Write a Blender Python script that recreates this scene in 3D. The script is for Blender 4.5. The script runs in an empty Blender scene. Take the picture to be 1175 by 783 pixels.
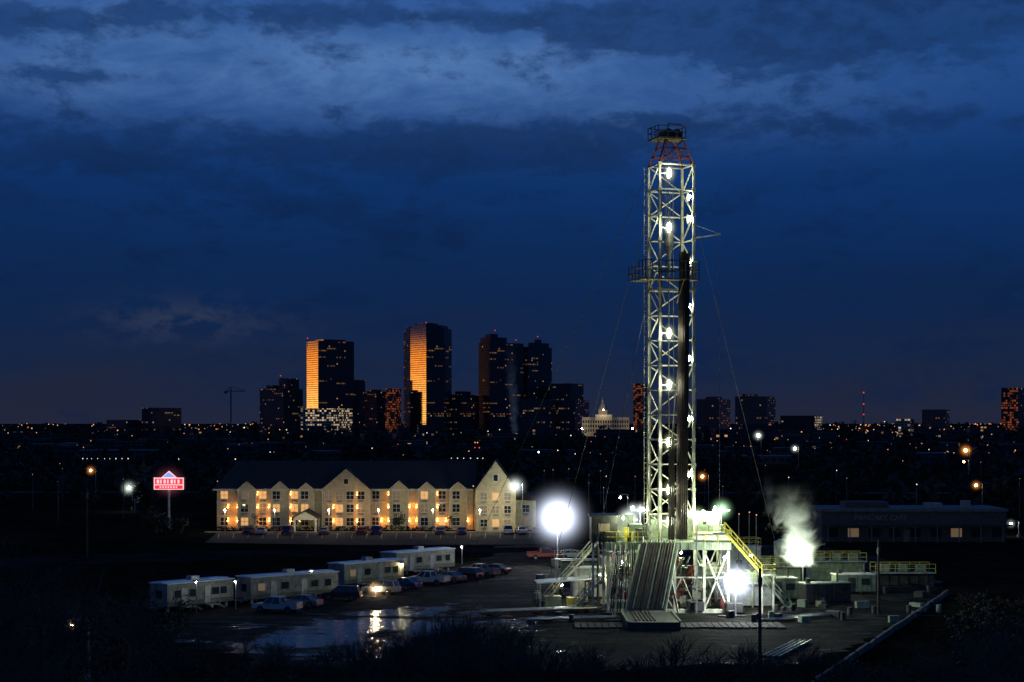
import bpy, bmesh, math, random
import numpy as np
from mathutils import Vector, Matrix
R_=random.Random(7)
scene=bpy.context.scene
f=2000.0; H=22.0
def W(px,py,D): return Vector(((px-587.5)/f*D, D, H+(485-py)/f*D))
def G(px,py):
    D=H*f/(py-485.0); return Vector(((px-587.5)/f*D,D,0))
def hz(y):
    t=min(1,max(0,y/130.0)); s=t*t*(3-2*t); return 18*(1-s)

# ------------------------------------------------------------ node helpers
class NT:
    def __init__(s,nt): s.nt=nt; nt.nodes.clear()
    def n(s,t,**kw):
        nd=s.nt.nodes.new(t)
        for k,v in kw.items(): setattr(nd,k,v)
        return nd
    def l(s,a,b): s.nt.links.new(a,b)
    def put(s,v,sock):
        if isinstance(v,bpy.types.NodeSocket): s.l(v,sock)
        else: sock.default_value=v
    def m(s,op,a,b=0.0,c=0.0,clamp=False):
        nd=s.n('ShaderNodeMath',operation=op); nd.use_clamp=clamp
        s.put(a,nd.inputs[0]); s.put(b,nd.inputs[1])
        if len(nd.inputs)>2: s.put(c,nd.inputs[2])
        return nd.outputs[0]
    def mix(s,fac,a,b,bt='MIX'):
        nd=s.n('ShaderNodeMix',data_type='RGBA',blend_type=bt)
        s.put(fac,nd.inputs[0]); s.put(a,nd.inputs[6]); s.put(b,nd.inputs[7]); return nd.outputs[2]
    def comb(s,x,y,z):
        nd=s.n('ShaderNodeCombineXYZ'); s.put(x,nd.inputs[0]); s.put(y,nd.inputs[1]); s.put(z,nd.inputs[2]); return nd.outputs[0]
    def noise(s,vec,scale,detail=4,rough=.55,dist=0.0):
        nd=s.n('ShaderNodeTexNoise'); s.put(vec,nd.inputs['Vector']); nd.inputs['Scale'].default_value=scale
        nd.inputs['Detail'].default_value=detail; nd.inputs['Roughness'].default_value=rough; nd.inputs['Distortion'].default_value=dist
        return nd.outputs[0]
    def sm(s,v,a,b,lo=0.0,hi=1.0):
        nd=s.n('ShaderNodeMapRange',interpolation_type='SMOOTHSTEP'); s.put(v,nd.inputs[0])
        nd.inputs[1].default_value=a; nd.inputs[2].default_value=b; nd.inputs[3].default_value=lo; nd.inputs[4].default_value=hi
        return nd.outputs[0]
def c4(c): return (c[0],c[1],c[2],1.0)

MATS={}
def mat(name,col,rough=.6,metal=0.0,var=.25,scale=1.2,bump=0.0,emis=None,estr=0.0,sample=True):
    if name in MATS: return MATS[name]
    m=bpy.data.materials.new(name); m.use_nodes=True; t=NT(m.node_tree)
    out=t.n('ShaderNodeOutputMaterial'); b=t.n('ShaderNodeBsdfPrincipled'); t.l(b.outputs[0],out.inputs[0])
    tc=t.n('ShaderNodeTexCoord').outputs['Object']
    n=t.noise(tc,scale,4,.65)
    k=t.sm(n,.3,.7,1-var,1+var)
    cc=t.n('ShaderNodeVectorMath',operation='SCALE'); cc.inputs[0].default_value=col[:3]; t.l(k,cc.inputs['Scale'])
    t.l(cc.outputs[0],b.inputs['Base Color'])
    b.inputs['Roughness'].default_value=rough; b.inputs['Metallic'].default_value=metal
    if bump:
        bp=t.n('ShaderNodeBump'); bp.inputs['Strength'].default_value=bump; t.l(t.noise(tc,scale*6,3),bp.inputs['Height']); t.l(bp.outputs[0],b.inputs['Normal'])
    if emis:
        b.inputs['Emission Color'].default_value=c4(emis); b.inputs['Emission Strength'].default_value=estr
    if not sample: m.cycles.emission_sampling='NONE'
    MATS[name]=m; return m

def facade(name,wall,glass,du,dv,litf,litc,E,metal=0.0,rough=.15,seed=0.0,win=(.15,.85,.3,.85),rowf=0.0):
    m=bpy.data.materials.new(name); m.use_nodes=True; t=NT(m.node_tree)
    out=t.n('ShaderNodeOutputMaterial'); b=t.n('ShaderNodeBsdfPrincipled'); t.l(b.outputs[0],out.inputs[0])
    uv=t.n('ShaderNodeUVMap').outputs[0]; sp=t.n('ShaderNodeSeparateXYZ'); t.l(uv,sp.inputs[0])
    u=t.m('DIVIDE',sp.outputs[0],du); v=t.m('DIVIDE',sp.outputs[1],dv)
    iu=t.m('FLOOR',u); iv=t.m('FLOOR',v); fu=t.m('FRACT',u); fv=t.m('FRACT',v)
    wm=t.m('MULTIPLY',t.m('MULTIPLY',t.m('GREATER_THAN',fu,win[0]),t.m('LESS_THAN',fu,win[1])),t.m('MULTIPLY',t.m('GREATER_THAN',fv,win[2]),t.m('LESS_THAN',fv,win[3])))
    wn=t.n('ShaderNodeTexWhiteNoise',noise_dimensions='3D'); t.l(t.comb(iu,iv,seed+.5),wn.inputs['Vector'])
    lit=t.m('LESS_THAN',wn.outputs[0],litf)
    wr=t.n('ShaderNodeTexWhiteNoise',noise_dimensions='3D'); t.l(t.comb(t.m('FLOOR',t.m('DIVIDE',iu,6.0)),iv,seed+3.5),wr.inputs['Vector'])
    lit=t.m('MAXIMUM',lit,t.m('MULTIPLY',t.m('MULTIPLY',t.m('LESS_THAN',wr.outputs[0],rowf),t.m('GREATER_THAN',wn.outputs[0],.25)),.4))
    spn=t.n('ShaderNodeSeparateColor'); t.l(wn.outputs[1],spn.inputs[0])
    br=t.m('MULTIPLY_ADD',spn.outputs[1],.9,.1)
    t.l(t.mix(wm,c4(wall),c4(glass)),b.inputs['Base Color'])
    t.l(t.m('MULTIPLY_ADD',wm,rough-.5,.5),b.inputs['Roughness'])
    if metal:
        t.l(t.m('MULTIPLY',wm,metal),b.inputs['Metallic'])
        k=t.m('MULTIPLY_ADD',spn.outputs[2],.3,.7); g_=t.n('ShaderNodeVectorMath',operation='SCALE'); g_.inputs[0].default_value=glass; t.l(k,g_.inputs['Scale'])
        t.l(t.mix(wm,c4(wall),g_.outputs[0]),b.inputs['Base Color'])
    b.inputs['Emission Color'].default_value=c4(litc)
    t.l(t.m('MULTIPLY',t.m('MULTIPLY',wm,lit),t.m('MULTIPLY',br,E)),b.inputs['Emission Strength'])
    m.cycles.emission_sampling='NONE'
    return m

# ------------------------------------------------------------ mesh builder
class MB:
    def __init__(s): s.v=[];s.f=[];s.m=[];s.mats=[]
    def mi(s,m):
        if m not in s.mats: s.mats.append(m)
        return s.mats.index(m)
    def add(s,vs,fs,m):
        o=len(s.v); s.v+= [tuple(x) for x in vs]; k=s.mi(m)
        for q in fs: s.f.append([o+i for i in q]); s.m.append(k)
    def box(s,c,sz,m,rz=0.0):
        x,y,z=sz[0]/2,sz[1]/2,sz[2]/2; ca,sa=math.cos(rz),math.sin(rz)
        vs=[]
        for a in (-x,x):
            for b in (-y,y):
                for d in (-z,z): vs.append((c[0]+a*ca-b*sa,c[1]+a*sa+b*ca,c[2]+d))
        s.add(vs,[(0,1,3,2),(4,6,7,5),(0,4,5,1),(2,3,7,6),(0,2,6,4),(1,5,7,3)],m)
    def b2(s,x0,x1,y0,y1,z0,z1,m): s.box(((x0+x1)/2,(y0+y1)/2,(z0+z1)/2),(x1-x0,y1-y0,z1-z0),m)
    def beam(s,p,q,w,m,w2=None,n=4,h=None):
        p=Vector(p);q=Vector(q);d=(q-p)
        if d.length<1e-6:return
        d.normalize(); up=Vector((0,0,1)) if abs(d.z)<.95 else Vector((0,1,0))
        a=d.cross(up).normalized(); b=a.cross(d)
        if w2 is None:w2=w
        vs=[]
        for P,ww in((p,w),(q,w2)):
            for i in range(n):
                t=2*math.pi*(i+.5)/n; k=ww/2*(1.414 if n==4 else 1)
                vs.append(P+a*math.cos(t)*k+b*math.sin(t)*k*(h or 1))
        fs=[(i,(i+1)%n,n+(i+1)%n,n+i) for i in range(n)]+[tuple(range(n))[::-1],tuple(range(n,2*n))]
        s.add(vs,fs,m)
    def xsec(s,pts,y0,y1,m,tap=0.0):
        n=len(pts); vs=[(p[0],y0,p[1]) for p in pts]+[(p[0],y1,p[1]) for p in pts]
        s.add(vs,[(i,(i+1)%n,n+(i+1)%n,n+i) for i in range(n)]+[tuple(range(n))[::-1],tuple(range(n,2*n))],m)
    def gable(s,xc,w,y0,y1,ze,za,mw,mr,base=0.0,over=.35,th=.22):
        s.b2(xc-w/2,xc+w/2,y0,y1,base,ze,mw)
        s.xsec([(xc-w/2,ze),(xc+w/2,ze),(xc,za)],y0,y1,mw)
        k=(za-ze)/(w/2)
        for sg in(-1,1):
            a=(xc+sg*(w/2+over),ze-k*over+.02); b=(xc,za+.02)
            s.xsec([a,b,(b[0],b[1]+th),(a[0],a[1]+th)],y0-over,y1,mr)
    def rail(s,pts,m,h=1.1,w=.06,step=1.5):
        for p,q in zip(pts[:-1],pts[1:]):
            p=Vector(p);q=Vector(q); L=(q-p).length; n=max(1,int(L/step))
            for i in range(n+1):
                a=p.lerp(q,i/n); s.beam(a,a+Vector((0,0,h)),w,m)
            for k in(.5,1.0): s.beam(p+Vector((0,0,h*k)),q+Vector((0,0,h*k)),w,m)
    def build(s,name,loc=(0,0,0),rz=0.0,parent=None,uv=False,smooth=False,bevel=0.0):
        me=bpy.data.meshes.new(name); me.from_pydata(s.v,[],s.f)
        for m in s.mats: me.materials.append(m)
        me.polygons.foreach_set('material_index',s.m); me.update()
        if uv:
            ul=me.uv_layers.new(name='UVMap'); 
            for p in me.polygons:
                n=p.normal; t=Vector((-n.y,n.x,0))
                if t.length<.2: t=Vector((1,0,0))
                t.normalize()
                for li in p.loop_indices:
                    co=me.vertices[me.loops[li].vertex_index].co
                    ul.data[li].uv=(co.dot(t)+500, co.z if abs(n.z)<.9 else -1000)
        if smooth: me.polygons.foreach_set('use_smooth',[True]*len(me.polygons))
        o=bpy.data.objects.new(name,me); scene.collection.objects.link(o)
        o.location=loc; o.rotation_euler[2]=rz
        if parent: o.parent=parent
        if bevel:
            bv=o.modifiers.new('b','BEVEL'); bv.width=bevel; bv.segments=2; bv.limit_method='ANGLE'
        return o

def icos(sub):
    bm=bmesh.new(); bmesh.ops.create_icosphere(bm,subdivisions=sub,radius=1); me=bpy.data.meshes.new('bulb'); bm.to_mesh(me); bm.free(); return me
ICO1=icos(1); ICO2=icos(2); ICO3=icos(3)
BM={}
def plight(name,loc,P,col,r=.3,parent=None,sz=1.0):
    k=(round(P),tuple(col),r,sz)
    if k not in BM:
        m=bpy.data.materials.new('bulb_glow'); m.use_nodes=True; t=NT(m.node_tree); out=t.n('ShaderNodeOutputMaterial'); e=t.n('ShaderNodeEmission'); t.l(e.outputs[0],out.inputs[0])
        e.inputs[0].default_value=c4(col); e.inputs[1].default_value=P/(39.48*r*r*(1+(sz-1)*.8)*.85); m.cycles.emission_sampling='FRONT'
        me=(ICO2 if r>.5 else ICO1).copy(); me.materials.append(m); BM[k]=me
    o=bpy.data.objects.new(name,BM[k]); scene.collection.objects.link(o); o.location=loc; o.scale=(r,r,r*sz)
    if parent:
        o.parent=parent; o.matrix_parent_inverse=parent.matrix_basis.inverted()
    return o
HM={}
def halo(loc,R,col,peak,parent,power=6.0):  # emission-only sphere painting lens glare around a light source
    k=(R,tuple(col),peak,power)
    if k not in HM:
        m=bpy.data.materials.new('glare_glow'); m.use_nodes=True; t=NT(m.node_tree)
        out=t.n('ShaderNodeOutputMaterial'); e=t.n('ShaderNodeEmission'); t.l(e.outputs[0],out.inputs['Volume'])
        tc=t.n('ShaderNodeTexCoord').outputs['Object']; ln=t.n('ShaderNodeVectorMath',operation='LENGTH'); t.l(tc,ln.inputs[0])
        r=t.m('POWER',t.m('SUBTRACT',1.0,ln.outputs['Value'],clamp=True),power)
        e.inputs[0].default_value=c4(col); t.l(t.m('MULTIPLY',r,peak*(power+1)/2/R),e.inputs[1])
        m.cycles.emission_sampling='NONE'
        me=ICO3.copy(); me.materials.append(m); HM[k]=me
    o=bpy.data.objects.new('glare_glow',HM[k]); scene.collection.objects.link(o); o.location=loc; o.scale=(R,R,R)
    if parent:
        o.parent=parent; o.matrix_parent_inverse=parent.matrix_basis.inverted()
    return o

# ------------------------------------------------------------ world
w=bpy.data.worlds.new("World"); scene.world=w; w.use_nodes=True; t=NT(w.node_tree)
try: w.cycles.sampling_method='NONE'
except Exception as ex: print(ex)
out=t.n('ShaderNodeOutputWorld'); bg=t.n('ShaderNodeBackground'); t.l(bg.outputs[0],out.inputs[0])
tc=t.n('ShaderNodeTexCoord').outputs['Generated']; sp=t.n('ShaderNodeSeparateXYZ'); t.l(tc,sp.inputs[0]); X,Y,Z=sp.outputs
nA=t.noise(t.comb(X,Y,t.m('MULTIPLY',Z,4.0)),5,4,.58,.3)
nB=t.noise(t.comb(X,Y,t.m('MULTIPLY_ADD',Z,2.7,5.0)),15,6,.64,.35)
nC=t.noise(t.comb(X,Y,t.m('MULTIPLY_ADD',Z,1.9,9.0)),46,5,.64,.2)
zz=t.m('ADD',Z,t.m('MULTIPLY',t.m('SUBTRACT',nA,.5),.06))
rp=t.n('ShaderNodeValToRGB'); t.l(t.m('DIVIDE',zz,0.3),rp.inputs[0])
cr=rp.color_ramp
stops=[(0,(.0150,.0190,.042)),(.10,(.0095,.0190,.054)),(.22,(.0050,.0195,.073)),(.32,(.0040,.0225,.092)),(.45,(.0046,.032,.138)),(.58,(.0078,.046,.19)),(.68,(.015,.070,.25)),(.80,(.024,.088,.295)),(1.0,(.017,.064,.225))]
cr.elements[0].position=0; cr.elements[0].color=c4(stops[0][1]); cr.elements[1].position=1; cr.elements[1].color=c4(stops[-1][1])
for p,c in stops[1:-1]:
    e=cr.elements.new(p); e.color=c4(c)
base=rp.outputs[0]
def blob(px,py,sx,sy,a):
    x0=(px-587.5)/2050; z0=(485-py)/2050; sx/=2050; sy/=2050
    dx=t.m('DIVIDE',t.m('SUBTRACT',X,x0),sx); dz=t.m('DIVIDE',t.m('SUBTRACT',Z,z0),sy)
    q=t.m('ADD',t.m('MULTIPLY',dx,dx),t.m('MULTIPLY',dz,dz))
    return t.m('MULTIPLY',t.m('EXPONENT',t.m('MULTIPLY',q,-1.0)),a)
def ssum(l):
    r=l[0]
    for q in l[1:]: r=t.m('ADD',r,q)
    return r
front=t.m('GREATER_THAN',Y,0.0)
light=ssum([blob(250,90,330,46,1.0),blob(560,60,230,48,.8),blob(60,20,220,34,.5),blob(880,105,260,50,.25),blob(620,130,260,34,.2)])
light=t.m('MULTIPLY',t.m('MULTIPLY',light,front),t.sm(nB,.25,.66,.25,1.0),clamp=True)
col=t.mix(light,base,(.078,.178,.42,1))
st=t.m('MULTIPLY',t.m('MULTIPLY',blob(215,368,95,24,1.0),front),t.sm(nC,.40,.60))
col=t.mix(t.m('MULTIPLY',st,.6),col,(.038,.048,.085,1))
bias=ssum([blob(960,32,270,40,.30),blob(430,22,320,15,.17),blob(690,35,60,18,.16),blob(40,40,100,14,.2),blob(150,175,480,36,.14),blob(560,160,220,28,.13),blob(1000,145,220,16,.12),blob(150,95,90,8,.12),blob(300,75,60,10,.10),blob(200,240,420,20,.08)])
cl=t.m('ADD',t.m('ADD',t.m('MULTIPLY',nB,.58),t.m('MULTIPLY',nC,.42)),t.m('MULTIPLY',bias,front))
cf=t.m('MULTIPLY',t.sm(cl,.50,.66),.85)
dark=t.mix(t.sm(Z,.10,.2),(.0033,.0145,.060,1),(.0085,.032,.110,1))
dark=t.mix(t.sm(nC,.35,.65),dark,t.mix(.4,dark,base))
col=t.mix(cf,col,dark)
GAZ=math.radians(-60); g=Vector((math.sin(GAZ),math.cos(GAZ),0))
dt=t.m('ADD',t.m('MULTIPLY',X,g.x),t.m('MULTIPLY',Y,g.y))
gm=t.m('MULTIPLY',t.sm(dt,math.cos(math.radians(24)),math.cos(math.radians(6))),t.m('MULTIPLY',t.sm(Z,.052,.036),t.m('GREATER_THAN',Z,-.01)))
gc=t.mix(t.sm(t.m('ADD',Z,t.m('MULTIPLY',nC,.02)),.012,.045),(2.5,1.15,.26,1),(1.6,.48,.06,1))
col=t.mix(gm,col,gc)
t.l(col,bg.inputs[0]); bg.inputs[1].default_value=1.0

# ------------------------------------------------------------ ground
def sheet(name,pts,z,m):
    mb=MB(); mb.add([(p[0],p[1],z) for p in pts],[tuple(range(len(pts)))],m); return mb.build(name)
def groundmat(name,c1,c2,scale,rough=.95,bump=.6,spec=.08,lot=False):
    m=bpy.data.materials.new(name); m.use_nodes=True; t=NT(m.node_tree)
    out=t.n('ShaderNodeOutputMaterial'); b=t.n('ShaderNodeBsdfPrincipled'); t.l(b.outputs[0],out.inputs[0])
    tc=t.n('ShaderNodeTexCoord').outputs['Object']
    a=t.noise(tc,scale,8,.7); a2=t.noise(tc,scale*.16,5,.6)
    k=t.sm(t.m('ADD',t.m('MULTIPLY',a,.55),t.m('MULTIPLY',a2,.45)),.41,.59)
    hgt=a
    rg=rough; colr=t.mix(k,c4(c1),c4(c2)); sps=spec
    if lot:
        mp=t.n('ShaderNodeMapping'); mp.inputs['Rotation'].default_value=(0,0,math.radians(-42)); mp.inputs['Scale'].default_value=(.06,.9,1); t.l(tc,mp.inputs[0])
        tr=t.noise(mp.outputs[0],1.0,5,.65,1.0); k=t.m('MULTIPLY',k,t.sm(tr,.40,.58,.15,1.0)); hgt=t.m('ADD',a,t.m('MULTIPLY',tr,1.5))
        colr=t.mix(k,c4(c1),c4(c2))
        sp=t.n('ShaderNodeSeparateXYZ'); t.l(tc,sp.inputs[0])
        dx=t.m('DIVIDE',t.m('ADD',t.m('ADD',sp.outputs[0],14.0),t.m('MULTIPLY',t.m('SUBTRACT',sp.outputs[1],186.0),-.15)),14.0); dy=t.m('DIVIDE',t.m('SUBTRACT',sp.outputs[1],182.0),22.0)
        el=t.m('EXPONENT',t.m('MULTIPLY',t.m('ADD',t.m('POWER',t.m('ABSOLUTE',dx),3.0),t.m('POWER',t.m('ABSOLUTE',dy),3.0)),-1.0))
        wn=t.m('ADD',t.m('MULTIPLY',t.noise(tc,.13,7,.68,.8),.7),t.m('MULTIPLY',t.noise(mp.outputs[0],1.4,4,.6),.3))
        wet=t.sm(t.m('ADD',wn,t.m('MULTIPLY',el,.14)),.585,.62)
        colr=t.mix(wet,colr,(.018,.018,.018,1)); rg=t.m('MULTIPLY_ADD',wet,-.84,.94); sps=t.m('MULTIPLY_ADD',wet,.9,.06)
        hgt=t.mix(wet,hgt,t.m('MULTIPLY',t.noise(tc,.9,4,.6),.6))
        b.inputs['IOR'].default_value=1.45
    t.l(colr,b.inputs['Base Color']); t.put(rg,b.inputs['Roughness']); t.put(sps,b.inputs['Specular IOR Level'])
    bp=t.n('ShaderNodeBump'); bp.inputs['Strength'].default_value=bump; bp.inputs['Distance'].default_value=.3 if lot else .15; t.l(hgt,bp.inputs['Height']); t.l(bp.outputs[0],b.inputs['Normal'])
    return m
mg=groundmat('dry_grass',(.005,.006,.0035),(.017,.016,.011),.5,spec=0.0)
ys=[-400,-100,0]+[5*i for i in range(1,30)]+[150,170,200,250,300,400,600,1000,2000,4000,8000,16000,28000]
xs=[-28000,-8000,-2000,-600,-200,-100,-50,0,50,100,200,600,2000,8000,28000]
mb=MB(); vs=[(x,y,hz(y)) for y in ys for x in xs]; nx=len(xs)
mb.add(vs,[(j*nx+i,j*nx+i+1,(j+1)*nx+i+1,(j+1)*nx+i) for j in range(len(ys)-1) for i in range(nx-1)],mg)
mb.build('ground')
def gp(l): return [tuple(G(*p))[:2] for p in l]
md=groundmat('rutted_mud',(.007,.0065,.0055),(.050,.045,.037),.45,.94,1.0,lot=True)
def rough_edge(pts,n=9,amp=1.2):
    o=[]
    for (x0,y0),(x1,y1) in zip(pts,pts[1:]+pts[:1]):
        for i in range(n):
            k=i/n; o.append((x0+(x1-x0)*k+R_.uniform(-amp,amp),y0+(y1-y0)*k+R_.uniform(-amp,amp)))
    return o
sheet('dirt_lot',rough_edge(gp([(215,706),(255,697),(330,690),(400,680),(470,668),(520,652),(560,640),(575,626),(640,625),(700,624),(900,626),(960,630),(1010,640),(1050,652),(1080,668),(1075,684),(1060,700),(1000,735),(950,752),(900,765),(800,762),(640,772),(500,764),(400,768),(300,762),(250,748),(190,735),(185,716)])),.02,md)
ma=groundmat('asphalt',(.03,.03,.032),(.05,.05,.05),.8,.9,.3,spec=.02)
mrd=groundmat('dirt_road',(.010,.010,.009),(.028,.026,.022),.6,.95,.5,spec=0.0)
sheet('parking_lot',gp([(235,623),(250,611),(640,611),(620,625),(430,626)]),.02,ma)
sheet('access_road',rough_edge(gp([(-200,650),(150,634),(640,628),(640,633),(300,640),(-200,660)])),.04,mrd)
ml=mat('road_paint',(.2,.2,.18),.7)
mb=MB()
for i in range(22):
    p=G(250+17*i,618); q=G(250+17*i+1,612.5); mb.add([(p.x,p.y,.024),(p.x+.1,p.y,.024),(q.x+.1,q.y,.024),(q.x,q.y,.024)],[(0,1,2,3)],ml)
mb.build('parking_stall_markings')
mconc=mat('concrete',(.28,.27,.25),.85,var=.3,bump=.3); mconcd=mat('weathered_concrete',(.09,.085,.075),.95,var=.5,bump=.3)
mb=MB()
p=G(235,611);q=G(640,611); mb.b2(p.x,q.x,p.y,p.y+.25,0,.15,mconc)
mb.build('kerb')
sheet('highway',[(-900,560),(900,520),(900,534),(-900,574)],.03,ma)

# ------------------------------------------------------------ skyline
D0=3200.0
fm_dark=facade('dark_glass_facade',(.014,.016,.020),(.035,.04,.05),3.2,4.0,.010,(1,.5,.16),.5,seed=1,rowf=.06)
fm_dark2=facade('office_facade',(.034,.032,.036),(.02,.025,.03),3.4,4.0,.02,(1,.62,.30),.42,seed=5,rowf=.05)
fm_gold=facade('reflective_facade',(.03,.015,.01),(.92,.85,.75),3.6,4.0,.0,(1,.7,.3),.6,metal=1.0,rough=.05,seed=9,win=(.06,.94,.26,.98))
fm_brick=facade('brick_facade',(.24,.075,.055),(.03,.03,.035),4,3.8,.05,(1,.42,.18),.5,seed=12,rowf=.08,win=(.25,.75,.35,.8))
fm_lit=facade('lit_concrete_facade',(.35,.3,.22),(.06,.05,.04),4.5,4.0,.5,(1,.72,.42),.75,seed=15,win=(.12,.9,.2,.85))
fm_warm=facade('sunset_glow_facade',(.03,.02,.02),(.05,.04,.03),3.6,4.0,.5,(1,.22,.05),.24,seed=17,win=(.1,.92,.25,.95))  # orange emission stands in for sunset mirrored in the glass
fm_far=facade('low_rise_facade',(.03,.03,.032),(.02,.02,.025),4.0,3.6,.03,(1,.55,.24),.6,seed=21)
mroof=mat('flat_roof',(.03,.03,.035),.9)
def bld(name,pl,pm,pr,pt,D=D0,phi=20,mL=None,mR=None,extra=(),base=0):
    s=D/f; ph=math.radians(phi); C=Vector(((pm-587.5)*s,D,0))
    tL=Vector((-math.cos(ph),math.sin(ph),0)); tR=Vector((math.sin(ph),math.cos(ph),0))
    wL=max(4,(pm-pl)*s/math.cos(ph)); wR=max(4,(pr-pm)*s/math.sin(ph))
    h=H+(485-pt)*s
    mb=MB()
    def blk(a0,a1,b0,b1,z0,z1):
        P=[C+tL*a0*wL+tR*b0*wR, C+tL*a0*wL+tR*b1*wR, C+tL*a1*wL+tR*b1*wR, C+tL*a1*wL+tR*b0*wR]
        P=[p-C for p in P]
        def q(i,j,m): mb.add([(P[i].x,P[i].y,z0),(P[j].x,P[j].y,z0),(P[j].x,P[j].y,z1),(P[i].x,P[i].y,z1)],[(0,1,2,3)],m)
        q(0,1,mR); q(1,2,mR); q(2,3,mR); q(3,0,mL)
        mb.add([(p.x,p.y,z1) for p in P],[(0,1,2,3)],mroof)
    blk(0,1,0,1,0,h)
    for (a0,a1,b0,b1,dp) in extra: blk(a0,a1,b0,b1,h,h+dp*s)
    return mb.build(name,loc=C,uv=True)
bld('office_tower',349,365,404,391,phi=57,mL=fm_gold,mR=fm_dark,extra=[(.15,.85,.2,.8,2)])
def poly_tower(name,pts,pt,D,mats,steps):
    s=D/f; mb=MB(); C=Vector((pts[0][0],pts[0][1],0)); h=H+(485-pt)*s
    P=[Vector((p[0],p[1],0))-C for p in pts]; n=len(P)
    cen=sum(P,Vector())/n
    def lay(k,z0,z1):
        Q=[cen+(p-cen)*k for p in P]
        for i in range(n):
            a=Q[i];b_=Q[(i+1)%n]; mb.add([(a.x,a.y,z0),(b_.x,b_.y,z0),(b_.x,b_.y,z1),(a.x,a.y,z1)],[(0,1,2,3)],mats[i])
        mb.add([(p.x,p.y,z1) for p in Q],[tuple(range(n))],mroof)
    lay(1,0,h)
    z=h
    for k,dp in steps: lay(k,z,z+dp*s); z+=dp*s
    return mb.build(name,loc=C,uv=True)
s=D0/f
p1=Vector(((489-587.5)*s,D0,0)); ph=math.radians(57.5)
p0=p1+Vector((-math.cos(ph),math.sin(ph),0))*(20*s/math.cos(ph))
ph2=math.radians(73); pm1=p0+Vector((-math.cos(ph2),math.sin(ph2),0))*(9.5*s/math.cos(ph2))
p2=p1+Vector((math.sin(ph),math.cos(ph),0))*(20*s/math.sin(ph))
p3=p2+Vector((.25,.97,0))*(50); p4=pm1+Vector((.5,.8,0))*40
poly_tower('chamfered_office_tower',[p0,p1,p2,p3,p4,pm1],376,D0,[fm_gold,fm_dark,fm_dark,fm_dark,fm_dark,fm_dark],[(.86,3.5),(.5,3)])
D1=3300
bld('office_tower',549,562,601,393,D=D1,phi=50,mL=fm_dark,mR=fm_dark,extra=[(.0,.9,.02,.5,6),(.2,.7,.1,.3,10)])
bld('office_tower',600,606,634,398,D=D1+60,phi=40,mL=fm_dark2,mR=fm_dark2,extra=[(.1,.9,.2,.9,5),(.2,.6,.4,.6,9)])
bld('stepped_office_building',296,325,343,446,D=3150,phi=25,mL=fm_brick,mR=fm_dark2,extra=[(.0,.35,.2,.8,12),(.5,.8,.1,.9,4)])
bld('lit_office_block',343,383,400,469,D=3000,phi=20,mL=fm_lit,mR=fm_lit)
bld('office_building',402,412,418,436,D=3300,phi=25,mL=fm_dark2,mR=fm_dark2)
bld('office_building',417,432,443,449,D=3260,phi=25,mL=fm_brick,mR=fm_dark2,extra=[(.3,.8,.2,.8,2)])
bld('hotel_building',442,452,459,446,D=3100,phi=20,mL=fm_warm,mR=fm_warm)
bld('office_building',510,530,549,453,D=3250,phi=25,mL=fm_dark2,mR=fm_dark,extra=[(.2,.6,.2,.7,4)])
bld('office_building',598,632,641,458,D=3000,phi=20,mL=fm_dark2,mR=fm_dark2)
bld('office_building',630,655,671,440,D=3350,phi=25,mL=fm_dark2,mR=fm_dark,extra=[])
bld('apartment_block',640,660,678,459,D=3020,phi=20,mL=fm_dark2,mR=fm_brick)
bld('office_building',727,737,744,440,D=3300,phi=20,mL=fm_warm,mR=fm_dark2)
bld('brick_building',800,825,845,458,D=2700,phi=20,mL=fm_brick,mR=fm_brick,extra=[(.2,.7,.2,.7,3)])
bld('brick_building',845,880,897,455,D=2600,phi=20,mL=fm_brick,mR=fm_brick,extra=[(.5,.9,.2,.8,3)])
bld('low_building',897,935,960,477,D=2700,phi=15,mL=fm_far,mR=fm_lit)
bld('office_building',1060,1085,1100,470,D=2700,phi=20,mL=fm_brick,mR=fm_dark2)
bld('office_building',1152,1168,1200,445,D=2900,phi=35,mL=fm_warm,mR=fm_dark2)
bld('office_building',161,175,200,468,D=2900,phi=30,mL=fm_dark2,mR=fm_dark2)
bld('low_building',120,145,160,482,D=2900,phi=20,mL=fm_brick,mR=fm_dark2)
bld('low_building',1030,1045,1056,481,D=2600,phi=20,mL=fm_lit,mR=fm_dark2)
mlime=mat('limestone',(.45,.41,.33),.8); mdome=mat('dome_copper',(.4,.42,.36),.6)
D=2800; s=D/f; mb=MB(); mdk=mat('dark_glass',(.02,.02,.025),.2)
mb.b2(-24*s,30*s,0,40,0,H+6*s,mlime); mb.b2(-9*s,10*s,-8,40,0,H+9*s,mlime)
for i in range(19):
    x=(-23+i*2.8)*s; inn=-10*s<x<9.5*s
    for z in(7,14,21): mb.b2(x,x+1.5*s,-8.4 if inn else -.4,-8 if inn else 0,z,z+4.5,mdk)
mb.b2(-5*s,5*s,8,24,H+9*s,H+14*s,mlime); mb.beam((0,16,H+14*s),(0,16,H+19*s),8*s,mlime,n=8)
for i in range(8): A=i*math.pi/4; mb.beam((math.cos(A)*4.4*s,16+math.sin(A)*4.4*s,H+14*s),(math.cos(A)*4.4*s,16+math.sin(A)*4.4*s,H+19*s),1.2,mdk,n=4)
mb.beam((0,16,H+19*s),(0,16,H+22*s),7.2*s,mdome,3.2*s,n=12); mb.beam((0,16,H+22*s),(0,16,H+26*s),2.2*s,mlime,n=8); mb.beam((0,16,H+26*s),(0,16,H+30*s),1.1*s,mdome,.1,n=6)
ch=mb.build('domed_courthouse',loc=((692-587.5)*s,D,0))
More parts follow.
